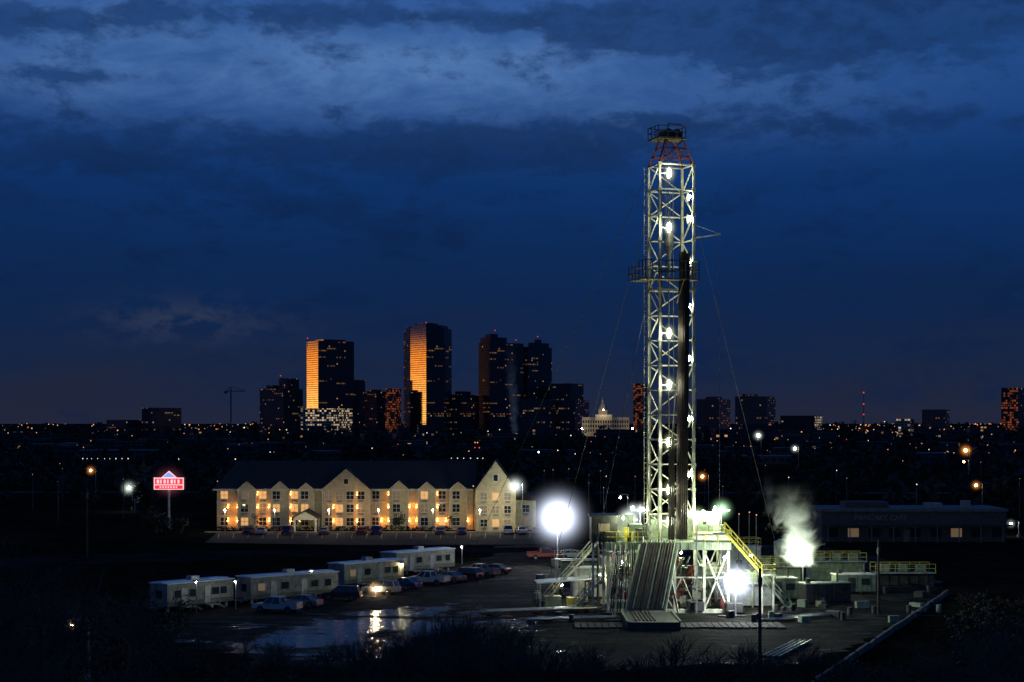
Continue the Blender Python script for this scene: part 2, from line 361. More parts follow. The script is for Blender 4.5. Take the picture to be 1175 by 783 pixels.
for dx,dz,dy,P in((-35,12,-30,13000),(45,12,-30,7000),(0,42,-18,10000)):
    plight('flood_lamp',(ch.location.x+dx,D+dy,dz),P,(1,.78,.45),.8,ch)
mred=mat('beacon_red',(.3,.02,.02),emis=(1,.05,.03),estr=1.2,sample=False); msteel=mat('grey_steel',(.12,.12,.12),.5,.5)
D=2800; s=D/f
mb=MB(); mb.beam((0,0,0),(0,0,H+33*s),1.3,msteel,.7)
for k in(35,10,22): mb.box((0,0,H+k*s-1),(1.6,1.6,2.0),mred)
mb.build('radio_mast',loc=((991-587.5)*s,D,0))
mb=MB(); mb.beam((0,0,0),(0,0,H+38*s),2,msteel); mb.beam((-6*s,0,H+36*s),(16*s,0,H+36*s),1.5,msteel); mb.beam((0,0,H+41*s),(16*s,0,H+36.5*s),.7,msteel); mb.beam((0,0,H+41*s),(-6*s,0,H+36.5*s),.7,msteel); mb.beam((0,0,H+37*s),(0,0,H+41*s),1.2,msteel); mb.box((-6*s,0,H+34.5*s),(5,4,4),msteel)
mb.build('tower_crane',loc=((265-587.5)*s,D,0))
mb=MB()
for px,py,dd in((353,389,D0-1),(489,371,D0+30),(568,380,D1+20),(617,387,D1+40),(322,432,3150),(592,391,D1+30)):
    p=W(px,py,dd); mb.beam(p-Vector((0,0,14)),p,1.0,msteel,.6); mb.box(p+Vector((0,0,1)),(1.6,1.6,1.6),mred)
mb.build('rooftop_beacons')
mb=MB()
for i in range(170):
    D=R_.choice([R_.uniform(900,2200),R_.uniform(1800,3000)]); px=R_.uniform(-150,1330)
    ww=R_.uniform(12,45); hh=R_.uniform(4,9)*(1 if D<1600 else R_.uniform(1,2.4)); x=(px-587.5)/f*D
    mb.box((x,D,hh/2),(ww,R_.uniform(10,20),hh),R_.choice([fm_far,fm_far,fm_far,fm_dark2]),R_.uniform(-.4,.4))
mb.build('distant_buildings',uv=True)

# trees (leaf clumps)
mleaf=mat('foliage',(.028,.035,.018),.9,var=.5,scale=.25); mleaf2=mat('dark_foliage',(.018,.022,.014),.9,var=.5,scale=.3); mbrush=mat('dry_brush',(.026,.022,.015),.95,var=.5,scale=.4)
mbark=mat('bark',(.05,.04,.03),.95,var=.4,bump=.4)
def clumps(name,cs,nf,fs,m,trunk=True,loc=(0,0,0)):
    rng=np.random.default_rng(len(cs)+nf); V=[];F=[]
    o=0
    for (x,y,z,rx,rz) in cs:
        sub=rng.normal(size=(7,3)); sub/=np.linalg.norm(sub,axis=1)[:,None]; sub*=rng.uniform(.25,.75,(7,1))
        k=rng.integers(0,7,nf); off=rng.normal(size=(nf,3))*.2; c=(sub[k]+off)*np.array([rx,rx,rz])+np.array([x,y,z])
        a=rng.normal(size=(nf,3)); a/=np.linalg.norm(a,axis=1)[:,None]; b_=np.cross(a,rng.normal(size=(nf,3))); b_/=np.linalg.norm(b_,axis=1)[:,None]
        sz=(rng.uniform(.6,1.4,(nf,1))*fs*rx)
        q=np.stack([c-a*sz,c-b_*sz*.6,c+a*sz,c+b_*sz*.7],1).reshape(-1,3)
        V.append(q); F+= [(o+4*i,o+4*i+1,o+4*i+2,o+4*i+3) for i in range(nf)]; o+=4*nf
    V=np.concatenate(V)
    mb=MB(); mb.v=[tuple(p) for p in V.tolist()]; mb.f=F; mb.mats=[m]; mb.m=[0]*len(F)
    if trunk:
        for (x,y,z,rx,rz) in cs:
            mb.beam((x,y,0),(x,y,z+rz*.3),rx*.14,mbark,rx*.05,n=6)
    return mb.build(name,loc=loc)
cs=[]
for i in range(1500):
    u=R_.random(); D=430+ (u**1.3)*2700; px=R_.uniform(-200,1380); x=(px-587.5)/f*D
    if D<470 and 200<px<640: continue
    r=R_.uniform(2.2,4.5)*(1+D/2500); hgt=R_.uniform(.8,1.25)*r
    cs.append((x,D,hgt*1.05,r,hgt))
clumps('distant_trees',cs,46,.26,mleaf2,trunk=False)
cs=[]
for i in range(260):
    px=-200+i*6+R_.uniform(-3,3); D=R_.uniform(4200,5200); r=R_.uniform(10,18); cs.append(((px-587.5)/f*D,D,R_.uniform(4,12),r*1.3,r*.8))
clumps('horizon_treeline',cs,60,.25,mleaf2,trunk=False)

# city lights
def lm(n,c,e): return mat(n,(.8,.8,.8),emis=c,estr=e,sample=False)
mlw=lm('lamp_white',(1,.86,.62),1.7); mlo=lm('lamp_sodium',(1,.36,.07),1.5); mlg=lm('lamp_mercury',(.8,1,.88),1.5); mlr=lm('lamp_red',(1,.08,.05),1.2)
mlw2=lm('lamp_white_dim',(1,.75,.48),.4); mlo2=lm('lamp_sodium_dim',(1,.36,.08),.4); mlb=lm('lamp_bright',(.92,1,.9),5)
mb=MB()
def dot(px,py,m,k=1.0,hh=9):
    D=(H-hh)*f/max(3.0,(py-485)); D=min(D,4100); z=H+(485-py)/f*D; x=(px-587.5)/f*D; r=k*D/f*.62
    mb.add([(x-r,D,z),(x,D-r,z),(x+r,D,z),(x,D+r,z),(x,D,z+r),(x,D,z-r)],[(0,1,4),(1,2,4),(2,3,4),(3,0,4),(1,0,5),(2,1,5),(3,2,5),(0,3,5)],m)
    if py>500: mb.beam((x,D+.3,0),(x,D+.3,z),.16,msteel,.1)
for i in range(260):
    px=R_.choice([R_.uniform(0,1175),R_.gauss(200,120),R_.gauss(1050,80)]); py=486+abs(R_.gauss(0,1))*4.5
    dot(px,py,R_.choice([mlw,mlw2,mlo2,mlo,mlo2,mlo,mlo,mlw2,mlo]),R_.uniform(.5,1.4),hh=12)
for i in range(125):
    px=R_.choice([R_.uniform(30,1175),R_.uniform(600,1175)]); py=R_.uniform(492,R_.choice([520,560]))
    dot(px,py,R_.choice([mlw2,mlw,mlo2,mlo,mlo,mlo,mlw2,mlr,mlo2]),R_.uniform(.45,1.05))
for px in(95,100,105,112,120,126,133,140,147): dot(px,526.5,mlw,R_.uniform(.7,1.2))
for px,py,k in((205,527,1),(270,527,1.2),(375,497,1.6),(385,497,1),(330,497,1),(310,519,1),(618,519,2),(640,517,1.2),(660,521,1),(655,500,1.2),(700,498,1.2),(560,495,1),(490,497,1.4),(500,499,1.4),(425,495,1.2),(1052,556,1.2),(1066,516,1),(960,540,1),(905,548,1),(845,508,1.3),(838,492,1.5),(1015,484,1)):
    dot(px,py,mlw if k<1.5 else mlb,k)
for px,py in((545,508),(548,508),(545,514),(550,514),(538,518),(530,503),(1165,517),(860,588),(848,590),(868,591)): dot(px,py,mlo if py!=514 else mlr,1.3)
for px in(518,525,532,540,548,554): dot(px,526,mlw,1.0)
mb.build('distant_city_lights')

# ------------------------------------------------------------ street lamps
mpole=mat('galvanised_pole',(.25,.25,.25),.5,.6)
def street_lamp(px,py,D,col,P,r,hR=0,peak=.5,hcol=None,name='street_lamp',arm=1.5):
    p=W(px,py,D); z0=hz(D); mb=MB(); x=arm
    mb.beam((x,0,0),(x,0,p.z+.3+r),.24,mpole,.14,n=8); mb.beam((x,0,p.z+.3+r),(0,0,p.z+.45+r),.1,mpole); mb.box((0,0,p.z+.2+r),(.9,.4,.18),mpole); mb.b2(x-.25,x+.25,-.25,.25,z0,z0+.5,mconc)
    o=mb.build(name,loc=(p.x,p.y,0))
    plight('lamp_bulb',(p.x,p.y,p.z),P,col,r,o)
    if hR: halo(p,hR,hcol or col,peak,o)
    return o
wh=(.92,1,.92); so=(1,.50,.14)
street_lamp(148,560,430,wh,700,.40,3.4,2.0,(.7,.85,.75))
street_lamp(104,540,500,so,200,.36,2.6,1.6,(1,.33,.07))
street_lamp(591,558,345,wh,1300,.38,3.8,2.6,(.8,.88,.85))
street_lamp(806,547,430,so,220,.38,2.4,1.6,(1,.33,.06))
street_lamp(1120,557,420,so,220,.34,2.2,1.6,(1,.33,.06))
street_lamp(1108,517,620,so,300,.60,4.0,2.0,(1,.33,.06))
street_lamp(1106,530,560,so,160,.35,0)
street_lamp(870,500,900,wh,700,.85,5.0,1.6,(.75,.85,.8))
street_lamp(912,515,700,wh,400,.55,3.2,1.3,(.75,.9,.85))
street_lamp(1160,601,335,wh,200,.2,1.6,1.0)
street_lamp(726,583,340,wh,400,.36,2.2,1.4,(.7,.9,.75))
street_lamp(712,571,360,wh,200,.25)
street_lamp(82,718,148,(1,.85,.6),50,.15,.9,1.6,(1,.6,.25))

# ------------------------------------------------------------ motel
mcream=mat('cream_stucco',(.60,.49,.27),.85,var=.15,bump=.1); mtrim=mat('white_trim',(.62,.59,.47),.6,var=.15)
mshing=mat('roof_shingle',(.022,.017,.016),.95,var=.35,scale=2,bump=.4); mwin=mat('window_glass',(.02,.025,.035),.08,var=.1)
mwlit=mat('window_lit',(.3,.2,.1),emis=(1,.5,.16),estr=.75,sample=False); mwd=mat('window_lit_dim',(.2,.16,.1),emis=(1,.65,.35),estr=.10,sample=False)
mlamp=mat('sconce_glass',(1,.7,.4),emis=(1,.42,.1),estr=5,sample=False)
mb=MB(); Lm=53.0; ze=8.3; zr=14.0; dep=16.0
mb.b2(0,Lm,0,dep,0,ze,mcream)
ov=.7; zz=ze
rv=[(-ov,-ov,zz),(Lm,-ov,zz),(Lm,dep+ov,zz),(-ov,dep+ov,zz),(3.0,dep/2,zr),(Lm,dep/2,zr)]
mb.add(rv,[(0,1,5,4),(2,3,4,5),(3,0,4),(1,2,5),(0,3,2,1)],mshing)
mb.b2(-ov,Lm,-ov-.12,-ov,ze-.25,ze+.1,mtrim)
for z in(2.85,5.6): mb.b2(-.05,Lm,-.07,0,z-.12,z+.12,mtrim)
def window(x,y,z,ww=1.7,hh=1.45,lit=None):
    mm=lit or R_.choice([mwin,mwin,mwin,mwin,mwd,mwd,mwlit])
    mb.b2(x-ww/2-.12,x+ww/2+.12,y-.09,y,z-.12,z+hh+.12,mtrim); mb.b2(x-ww/2,x+ww/2,y-.12,y-.09,z,z+hh,mm)
    mb.b2(x-.04,x+.04,y-.15,y-.12,z,z+hh,mtrim); mb.b2(x-ww/2,x+ww/2,y-.15,y-.12,z+hh*.5-.04,z+hh*.5+.04,mtrim)
    mb.b2(x-.55,x+.55,y-.22,y-.09,z-.62,z-.2,mpole)
sx=357.7/f
def mx(px): return (px-249)*sx
gabs=[(284,3.6,9.9,.8),(322,3.6,9.9,.8),(398,9.6,12.4,1.8),(352,3.0,9.6,.8),(458,3.8,10.0,.8),(490,3.4,9.8,.8),(526,3.4,9.8,.8)]
for px,wd,za,pr in gabs: mb.gable(mx(px),wd,-pr,3+(4 if wd>6 else 0),ze,za,mcream,mshing,over=.28,th=.14); mb.beam((mx(px)-wd/2-.3,-pr-.33,ze-.2),(mx(px),-pr-.33,za+.02),.14,mtrim); mb.beam((mx(px)+wd/2+.3,-pr-.33,ze-.2),(mx(px),-pr-.33,za+.02),.14,mtrim)
def front(x):
    for px,wd,za,pr in gabs:
        if abs(x-mx(px))<wd/2-.9: return -pr
        if abs(x-mx(px))<wd/2+1.0: return None
    return 0
x=1.5
while x<Lm-1:
    y=front(x)
    if y is not None:
        for z in(.95,3.7,6.35): window(x,y,z,1.45,1.55)
    x+=.7 if y is None else 2.2
for px,wd,za,pr in gabs: 
    if wd>6: mb.b2(mx(px)-.6,mx(px)+.6,-pr-.06,-pr,ze+1,ze+2.3,mtrim); mb.b2(mx(px)-.42,mx(px)+.42,-pr-.09,-pr-.061,ze+1.15,ze+2.15,mwin)
    for sg in(-1,1): mb.b2(mx(px)+sg*wd/2-.12,mx(px)+sg*wd/2+.12,-pr-.1,-pr,0,ze-.2,mtrim)
mb.gable(mx(355),4.6,-7.5,-1,2.9,4.2,mtrim,mshing,base=2.4)
for a in(-2.1,2.1):
    for yy in(-7.2,-1.4): mb.b2(mx(355)+a-.2,mx(355)+a+.2,yy-.2,yy+.2,0,2.4,mtrim)
wx=mx(545)+4.3
mb.gable(wx,8.2,-5,14,ze+.2,14.2,mcream,mshing)
for z in(.95,3.7,6.35):
    for a in(-2.4,0,2.4): window(wx+a,-5,z,1.3,1.4)
mb.b2(wx-.6,wx+.6,-5.06,-5,10,11.6,mtrim); mb.b2(wx-.42,wx+.42,-5.09,-5.061,10.15,11.4,mwin)
mb.b2(wx+4.1,wx+8.2,-1,12,0,6.2,mcream); mb.xsec([(wx+4.1,6.2),(wx+8.7,6.0),(wx+8.5,6.3),(wx+4.1,8.9)],-1.3,12.3,mshing)
for z in(.95,3.7): window(wx+6.1,-1,z,1.5,1.4)
sconces=[]
for px in(262,273,296,309,334,344,374,384,411,424,438,446,470,478,502,512,537): sconces.append((mx(px),2.3)); 
for px in(262,273,296,309,334,384,411,446,470,478,502): sconces.append((mx(px),5.1))
for px in(296,334,411,446,502): sconces.append((mx(px),7.7))
for a,z in sconces:
    y=front(a) or 0
    mb.box((a,y-.18,z),(.22,.3,.3),mlamp)
L0=G(249,608)
motel=mb.build('motel_building',loc=L0)
for a,z in sconces:
    y=(front(a) or 0)-.75
    plight('sconce_light',L0+Vector((a,y,z-.45)),60 if z<3 else (38 if z<6 else 16),(1,.36,.06),.12,motel)
for i,px in enumerate((270,325,385,440,500,552)):  # lamps added in front to wash the motel facade with light
    mbx=MB(); q=L0+Vector((mx(px),-13,0)); mbx.beam((0,0.25,0),(0,0.25,4.9),.14,mpole,n=6); mbx.box((0,0.1,4.95),(.6,.5,.14),mpole)
    o=mbx.build('motel_wash_lamp',loc=q); plight('lamp_bulb',q+Vector((0,-.1,4.65)),(700,600,880,680,620,1500)[i],(1,.86,.50),.14,o)
clumps('evergreen_tree',[(0,0,2.4,1.6,2.6)],300,.12,mleaf,loc=L0+Vector((mx(460),-6,0)))
clumps('evergreen_tree',[(0,0,2.6,3.6,2.6)],500,.10,mleaf,loc=G(178,612)); clumps('evergreen_tree',[(0,0,2.2,2.0,2.4)],300,.12,mleaf,loc=G(208,613))
clumps('ornamental_tree',[(0,0,2.6,1.3,1.6)],200,.10,mleaf,loc=L0+Vector((mx(300),-6,0))); clumps('ornamental_tree',[(0,0,2.6,1.3,1.6)],200,.10,mleaf,loc=L0+Vector((mx(520),-7,0)))
clumps('hedge',[(i*1.6,R_.uniform(-.3,.3),.5,1.0,.6) for i in range(30)],60,.2,mleaf,trunk=False,loc=L0+Vector((1,-3.6,0)))

msr=mat('sign_red',(.6,.03,.03),emis=(1,.04,.05),estr=.9); msw=mat('sign_white',(.9,.8,.8),emis=(1,.55,.6),estr=1.1)
mbl=mat('sign_blue',(.1,.2,.5),emis=(.2,.45,.9),estr=.9)
D=364; s=D/f; mb=MB(); 
mb.xsec([(-3.1,0),(3.1,0),(3.1,2.5),(1.6,2.5),(0,3.9),(-1.6,2.5),(-3.1,2.5)],-.3,.3,msw)
mb.xsec([(-2.9,.15),(2.9,.15),(2.9,.9),(-2.9,.9)],-.34,-.303,msr); mb.xsec([(-2.9,1.1),(2.9,1.1),(2.9,2.3),(-2.9,2.3)],-.34,-.303,msr)
mb.xsec([(-1.3,2.6),(1.3,2.6),(0,3.65)],-.34,-.303,mbl)
for i,ww in enumerate((.5,.3,.42,.3,.5,.3,.42)): mb.b2(-2.5+i*.72,-2.5+i*.72+ww,-.38,-.343,1.3,2.1,msw)
for i in range(7): mb.b2(-1.9+i*.56,-1.9+i*.56+.3,-.38,-.343,.35,.7,msw)
for a in(-3.2,3.2): mb.b2(a-.08,a+.08,-.33,.33,0,2.6,mtrim)
mb.beam((0,0,-8.2),(0,0,0),.5,mtrim,n=10)
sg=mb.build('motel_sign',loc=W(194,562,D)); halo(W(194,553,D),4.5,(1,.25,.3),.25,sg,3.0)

# ------------------------------------------------------------ cafe building
mwall=mat('painted_block_wall',(.05,.048,.05),.9,bump=.2); mtd=mat('dull_trim',(.11,.11,.105),.8); mb=MB(); 
mb.b2(0,34,0,14,0,5.6,mwall); mb.b2(-.3,34.3,-.3,14.3,5.6,6.1,mtd); mb.b2(5,13,3,9,6.1,7.2,mwall); mb.b2(20,23,3,6,6.1,7,mpole); mb.b2(27,28.5,4,6,6.1,7.4,mpole)
mb.b2(-.5,34.5,-2.2,-.32,3.0,3.25,mroof)
for i in range(9): mb.beam((i*4+.8,-2.0,0),(i*4+.8,-2.0,3),.16,mtd); mb.b2(i*3.8+1,i*3.8+3,-.06,0,.9,2.5,mwd if i in(1,6) else mwin)
mb.b2(15,16.2,-.08,0,0,2.3,mtd)
cafe=mb.build('cafe_building',loc=G(943,622))
cu=bpy.data.curves.new('sign_letters','FONT'); cu.body='PANCAKE CAFE'; cu.size=1.35; cu.extrude=.05
co=bpy.data.objects.new('sign_letters',cu); scene.collection.objects.link(co); co.parent=cafe; co.location=(6,-.36,4.0); co.rotation_euler=(math.radians(90),0,0); co.data.materials.append(mat('sign_letter_paint',(.15,.155,.16)))

# ------------------------------------------------------------ site trailers
mtr=mat('trailer_siding',(.22,.21,.16),.7,var=.4); mtrs=mat('trailer_seam',(.28,.27,.22),.7); mtrroof=mat('trailer_roof',(.50,.55,.58),.5,var=.3,scale=.8); mtire=mat('rubber',(.02,.02,.02),.9)
def trailer(px,py,L,yaw,hh=2.9):
    mb=MB(); wd=3.2
    mb.b2(0,L,0,wd,.6,hh+.3,mtr); mb.xsec([(-.12,hh+.3),(L+.12,hh+.3),(L+.12,hh+.42),(-.12,hh+.42)],-.12,wd+.12,mtrroof)
    mb.xsec([(0,hh+.42),(L,hh+.42),(L,hh+.5),(0,hh+.5)],.9,2.3,mtrroof)
    n=int(L/.9)
    for i in range(n): mb.b2(i*.9+.3,i*.9+.34,-.02,0,.6,hh+.3,mtrs)
    mb.b2(0,L,-.03,-.021,.6,1.15,mrigd_) 
    for x,ww in((1.5,1.0),(L*.38,1.1),(L*.72,1.1),(L-1.6,1.0)):
        mb.b2(x-ww/2-.07,x+ww/2+.07,-.06,-.021,1.55,2.5,mtrs); mb.b2(x-ww/2,x+ww/2,-.08,-.061,1.6,2.45,R_.choice([mwin,mwin,mwin,mwd]))
    for x in(L*.25,L*.6):
        mb.b2(x-.45,x+.45,-.07,-.031,.7,2.7,mpole); mb.b2(x-.8,x+.8,-1.3,-.07,.5,.59,mpole); mb.rail([(x-.8,-1.3,.6),(x+.8,-1.3,.6)],mpole,.9,.05,.8)
        for k in range(3): mb.b2(x+.8+k*.28,x+1.08+k*.28,-1.3,-.3,.45-k*.17,.5-k*.17,mpole)
    mb.b2(-.04,0,1,2,1.5,2.4,mwin); mb.b2(L*.5-.6,L*.5+.6,1,2,hh+.5,hh+.95,mpole)
    for x in(L*.4,L*.4+1,L*.6): 
        for y in(.15,wd-.15): mb.beam((x,y-.12,.4),(x,y+.12,.4),.8,mtire,n=12)
    for x in np.arange(.4,L,2.2): mb.b2(x-.15,x+.15,.3,.6,0,.6,mconc); mb.b2(x-.15,x+.15,wd-.6,wd-.3,0,.6,mconc)
    mb.beam((0,.8,.5),(-1.3,wd/2,.5),.12,mpole); mb.beam((0,wd-.8,.5),(-1.3,wd/2,.5),.12,mpole)
    return mb.build('site_office_trailer',loc=G(px,py),rz=yaw)
mrigd_=mat('trailer_skirt_stripe',(.10,.09,.06),.7)
trailer(192,703,10,math.radians(50)); trailer(288,694,13,math.radians(42)); trailer(395,676,11,math.radians(48)); trailer(455,661,12.5,math.radians(50))
def tlight(px,py,D,P,col=(1,.9,.65),r=.14,nm='area_lamp'):
    p=W(px,py,D); mb=MB(); mb.beam((0,.3,0),(0,.3,p.z+.3),.12,mpole,n=6); mb.b2(-.35,.35,-.25,.4,p.z+r+.05,p.z+r+.15,mpole)
    o=mb.build(nm,loc=(p.x,p.y,0)); plight('lamp_bulb',p,P,col,r,o); return o,p
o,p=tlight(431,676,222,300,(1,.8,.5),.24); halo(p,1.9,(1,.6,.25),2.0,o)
tlight(357,656,218,190,(1,.80,.40),.12); tlight(462,648,238,170,(1,.82,.45),.12); tlight(270,668,205,70,(.9,1,.9),.1); tlight(530,628,270,120,(1,.9,.7),.12); tlight(225,668,200,40,(.85,1,.95),.08)

# ------------------------------------------------------------ vehicles
mtl=mat('tail_light',(.5,.02,.02),.3,emis=(1,.05,.03),estr=.15,sample=False); mhl=mat('head_light',(.7,.7,.7),.15); mchr=mat('chrome',(.6,.6,.6),.2,1.0)
def vehicle(kind,px,py,yaw,col,loc=None):
    mp=mat('car_paint_%d%d%d'%tuple(int(c*100) for c in col),col,.3,.2,var=.08); mb=MB()
    if kind=='sedan': L,wd,body,cab=4.6,1.8,[(-2.3,.35),(-2.3,.85),(-2.1,.98),(-1.2,1.0),(1.0,.98),(2.1,.82),(2.3,.65),(2.3,.35)],[(-1.6,1.0),(-.95,1.42),(.3,1.45),(1.15,.98)]
    elif kind=='suv': L,wd,body,cab=4.8,1.92,[(-2.4,.42),(-2.4,1.0),(-2.3,1.1),(1.1,1.1),(2.2,1.0),(2.4,.8),(2.4,.42)],[(-2.25,1.1),(-2.0,1.75),(.4,1.78),(1.2,1.1)]
    else: L,wd,body,cab=5.6,1.95,[(-2.8,.5),(-2.8,1.05),(1.4,1.1),(2.6,1.05),(2.8,.85),(2.8,.5)],[(-.75,1.1),(-.6,1.8),(.75,1.82),(1.45,1.1)]
    hw=wd/2
    n=len(body); vs=[(x,-hw*(.97 if z>.9 else 1),z) for x,z in body]+[(x,hw*(.97 if z>.9 else 1),z) for x,z in body]
    mb.add(vs,[(i,(i+1)%n,n+(i+1)%n,n+i) for i in range(n)]+[tuple(range(n))[::-1],tuple(range(n,2*n))],mp)
    hb=hw*.93; ht=hw*.74
    (x0,z0),(x1,z1),(x2,z2),(x3,z3)=cab
    cv=[(x0,-hb,z0),(x1,-ht,z1),(x2,-ht,z2),(x3,-hb,z3),(x0,hb,z0),(x1,ht,z1),(x2,ht,z2),(x3,hb,z3)]
    mb.add(cv,[(0,1,2,3)[::-1],(4,5,6,7),(0,4,5,1),(3,2,6,7)],mwin); mb.add([(x1,-ht-.02,z1),(x2,-ht-.02,z2),(x2,ht+.02,z2),(x1,ht+.02,z1),(x1,-ht-.02,z1+.06),(x2,-ht-.02,z2+.06),(x2,ht+.02,z2+.06),(x1,ht+.02,z1+.06)],[(4,5,6,7),(0,1,5,4),(1,2,6,5),(2,3,7,6),(3,0,4,7)],mp)
    for sgn in(-1,1):
        for (a,b_) in(((x0,z0,hb),(x1,z1,ht)),((x3,z3,hb),(x2,z2,ht)),(((x0+x3)/2,z0,hb),((x1+x2)/2,z1,ht))):
            mb.beam((a[0],sgn*a[2],a[1]),(b_[0],sgn*b_[2],b_[1]),.09,mp)
        for wx in(-L*.3,L*.31):
            mb.beam((wx,sgn*(hw-.2),.36),(wx,sgn*(hw+.02),.36),.74,mtire,n=16); mb.beam((wx,sgn*(hw+.02),.36),(wx,sgn*(hw+.04),.36),.42,mchr,n=10)
            mb.beam((wx,sgn*(hw-.1),.42),(wx,sgn*(hw+.006),.42),.88,mtire,n=16)
        mb.b2(L/2-.08,L/2+.02,sgn*(hw-.25)-.2,sgn*(hw-.25)+.2,.65,.8,mhl); mb.b2(-L/2-.02,-L/2+.06,sgn*(hw-.2)-.14,sgn*(hw-.2)+.14,.72,.95,mtl)
        mb.b2(.9,1.1,min(sgn*hw,sgn*(hw+.2)),max(sgn*hw,sgn*(hw+.2)),1.0,1.15,mp)
    mb.b2(L/2,L/2+.07,-hw*.9,hw*.9,.4,.58,mchr if kind!='sedan' else mp); mb.b2(-L/2-.07,-L/2,-hw*.9,hw*.9,.4,.6,mchr if kind=='pickup' else mp)
    if kind=='pickup': mb.b2(-2.68,-.85,-.8,.8,1.08,1.09,mtire); mb.b2(-2.76,-.8,-hw*.97,-hw*.82,1.06,1.28,mp); mb.b2(-2.76,-.8,hw*.82,hw*.97,1.06,1.28,mp); mb.b2(-2.79,-2.68,-hw*.81,hw*.81,1.06,1.28,mp)
    nm={'sedan':'parked_car','suv':'parked_suv','pickup':'pickup_truck'}[kind]
    return mb.build(nm,loc=loc or G(px,py),rz=yaw,bevel=.035)
W1=(.40,.40,.39);SL=(.13,.14,.15);DK=(.02,.02,.025);RD=(.2,.02,.02);BL=(.03,.05,.12)
for k,px,py,c,a in(('pickup',318,703,W1,165),('sedan',347,697,SL,160),('suv',392,689,DK,175),('suv',437,682,SL,160),('pickup',492,671,W1,155),('sedan',515,668,SL,150),('suv',534,666,DK,150),('pickup',551,662,SL,150),('sedan',568,659,DK,148),('sedan',464,676,BL,150),
    ('sedan',598,613,W1,100),('suv',582,613,W1,95),('sedan',616,613.5,SL,88),('sedan',655,641,W1,20),('pickup',625,642,RD,10)):
    vehicle(k,px,py,math.radians(a),c)
for i,px in enumerate((285,300,330,372,415,432,505,530)): vehicle(R_.choice(['sedan','suv']),px,613.5,math.radians(90),R_.choice([SL,DK,BL,W1,RD]))

# ------------------------------------------------------------ drilling rig
mcr=mat('rig_cream_paint',(.44,.44,.33),.6,var=.45,scale=.8); mrr=mat('rust_red_paint',(.16,.035,.025),.6,var=.3); mye=mat('safety_yellow',(.50,.43,.06),.5,var=.3); mpipe=mat('drill_pipe_steel',(.045,.035,.03),.55,.5,var=.4); mrigd=mat('rig_dark_steel',(.05,.05,.045),.6,.3,var=.4); mgrn=mat('rig_green_paint',(.20,.25,.17),.6,var=.35); mtarp=mat('canvas_windwall',(.45,.47,.42),.8,var=.2); mcw=mat('crown_weathered_paint',(.18,.14,.07),.7,var=.4)
RC=Vector(((770-587.5)/f*206,206,0)); rz=math.radians(20); ca,sa=math.cos(rz),math.sin(rz)
rig=bpy.data.objects.new('drilling_rig',None); scene.collection.objects.link(rig); rig.location=RC
def rot(v): v=Vector(v); return Vector((v.x*ca-v.y*sa,v.x*sa+v.y*ca,v.z))
mb=MB(); a,b_=2.2,1.55; zf=8.2; zt=52.3; zc=55.3
npn=15; hs=[zf+(zt-zf)*i/npn for i in range(npn+1)]
cor=[(-a,-b_),(a,-b_),(a,b_),(-a,b_)]
for cx,cy in cor:
    mb.beam((cx,cy,zf-1),(cx,cy,zt),.30,mcr,.24); mb.beam((cx,cy,zt),(cx*.5,cy*.6,zc),.22,mrr)
for i in range(npn):
    z0,z1=hs[i],hs[i+1]
    for x in(-a,a):
        mb.beam((x,-b_,z1),(x,b_,z1),.14,mcr)
        if i%2: mb.beam((x,-b_,z0),(x,b_,z1),.12,mcr)
        else: mb.beam((x,b_,z0),(x,-b_,z1),.12,mcr)
    mb.beam((-a,b_,z1),(a,b_,z1),.15,mcr)
    if i%2: mb.beam((-a,b_,z0),(a,b_,z1),.13,mcr)
    else: mb.beam((a,b_,z0),(-a,b_,z1),.13,mcr)
    if i%3==1: mb.beam((-a,b_,z1),(a,b_,z0),.10,mcr)
    if i in(4,9,14,13): mb.beam((-a,-b_,z1),(a,-b_,z1),.15,mcr)
    for cx in(-a,a): mb.box((cx,-b_,z1),(.44,.36,.4),mcr)
for k in(0,1,2):
    z0=zt+(zc-zt)*k/3; q=1-.5*k/3
    for (x1,y1),(x2,y2) in zip(cor,cor[1:]+cor[:1]): mb.beam((x1*q,y1*q,z0),(x2*q,y2*q,z0),.12,mrr)
mb.beam((-a,-b_,zt),(a*.5,-b_*.6,zc),.12,mrr); mb.beam((a,-b_,zt),(-a*.5,-b_*.6,zc),.12,mrr)
for x in(-a-.45,-a-.05): mb.beam((x,b_+.3,zf),(x,b_+.3,zt),.05,mcr)
z=zf
while z<zt: mb.beam((-a-.45,b_+.3,z),(-a-.05,b_+.3,z),.04,mcr); z+=.6
for dx,yy in((-a+.28,-b_+.05),(a-.25,b_-.1),(-a+.1,b_-.35)): mb.beam((dx,yy,zf),(dx,yy,zt-2),.09,mrigd)
mb.b2(-2.3,1.2,-1.5,1.5,zc,zc+.22,mcw); mb.b2(-1.0,1.0,-.8,.8,zc+.22,zc+1.0,mrigd); mb.beam((-.7,-.9,zc+.8),(-.7,.9,zc+.8),1.0,mrigd,n=14); mb.beam((.4,-.9,zc+.8),(.4,.9,zc+.8),1.0,mrigd,n=14)
mb.rail([(-2.3,-1.5,zc+.2),(1.2,-1.5,zc+.2),(1.2,1.5,zc+.2),(-2.3,1.5,zc+.2),(-2.3,-1.5,zc+.2)],mcw,1.3,.08,1.0)
mb.beam((-.6,-.5,zc+1.9),(1.2,-.5,zc+1.9),.1,mcw); mb.beam((-.6,-.5,zc),(-.6,-.5,zc+1.9),.1,mcw)
zm=38.6
mb.b2(-4.9,1.9,-3.6,-1.7,zm,zm+.15,mcw); mb.rail([(-4.9,-1.7,zm),(-4.9,-3.6,zm),(1.9,-3.6,zm),(1.9,-1.7,zm)],mcw,2.2,.1,.8)
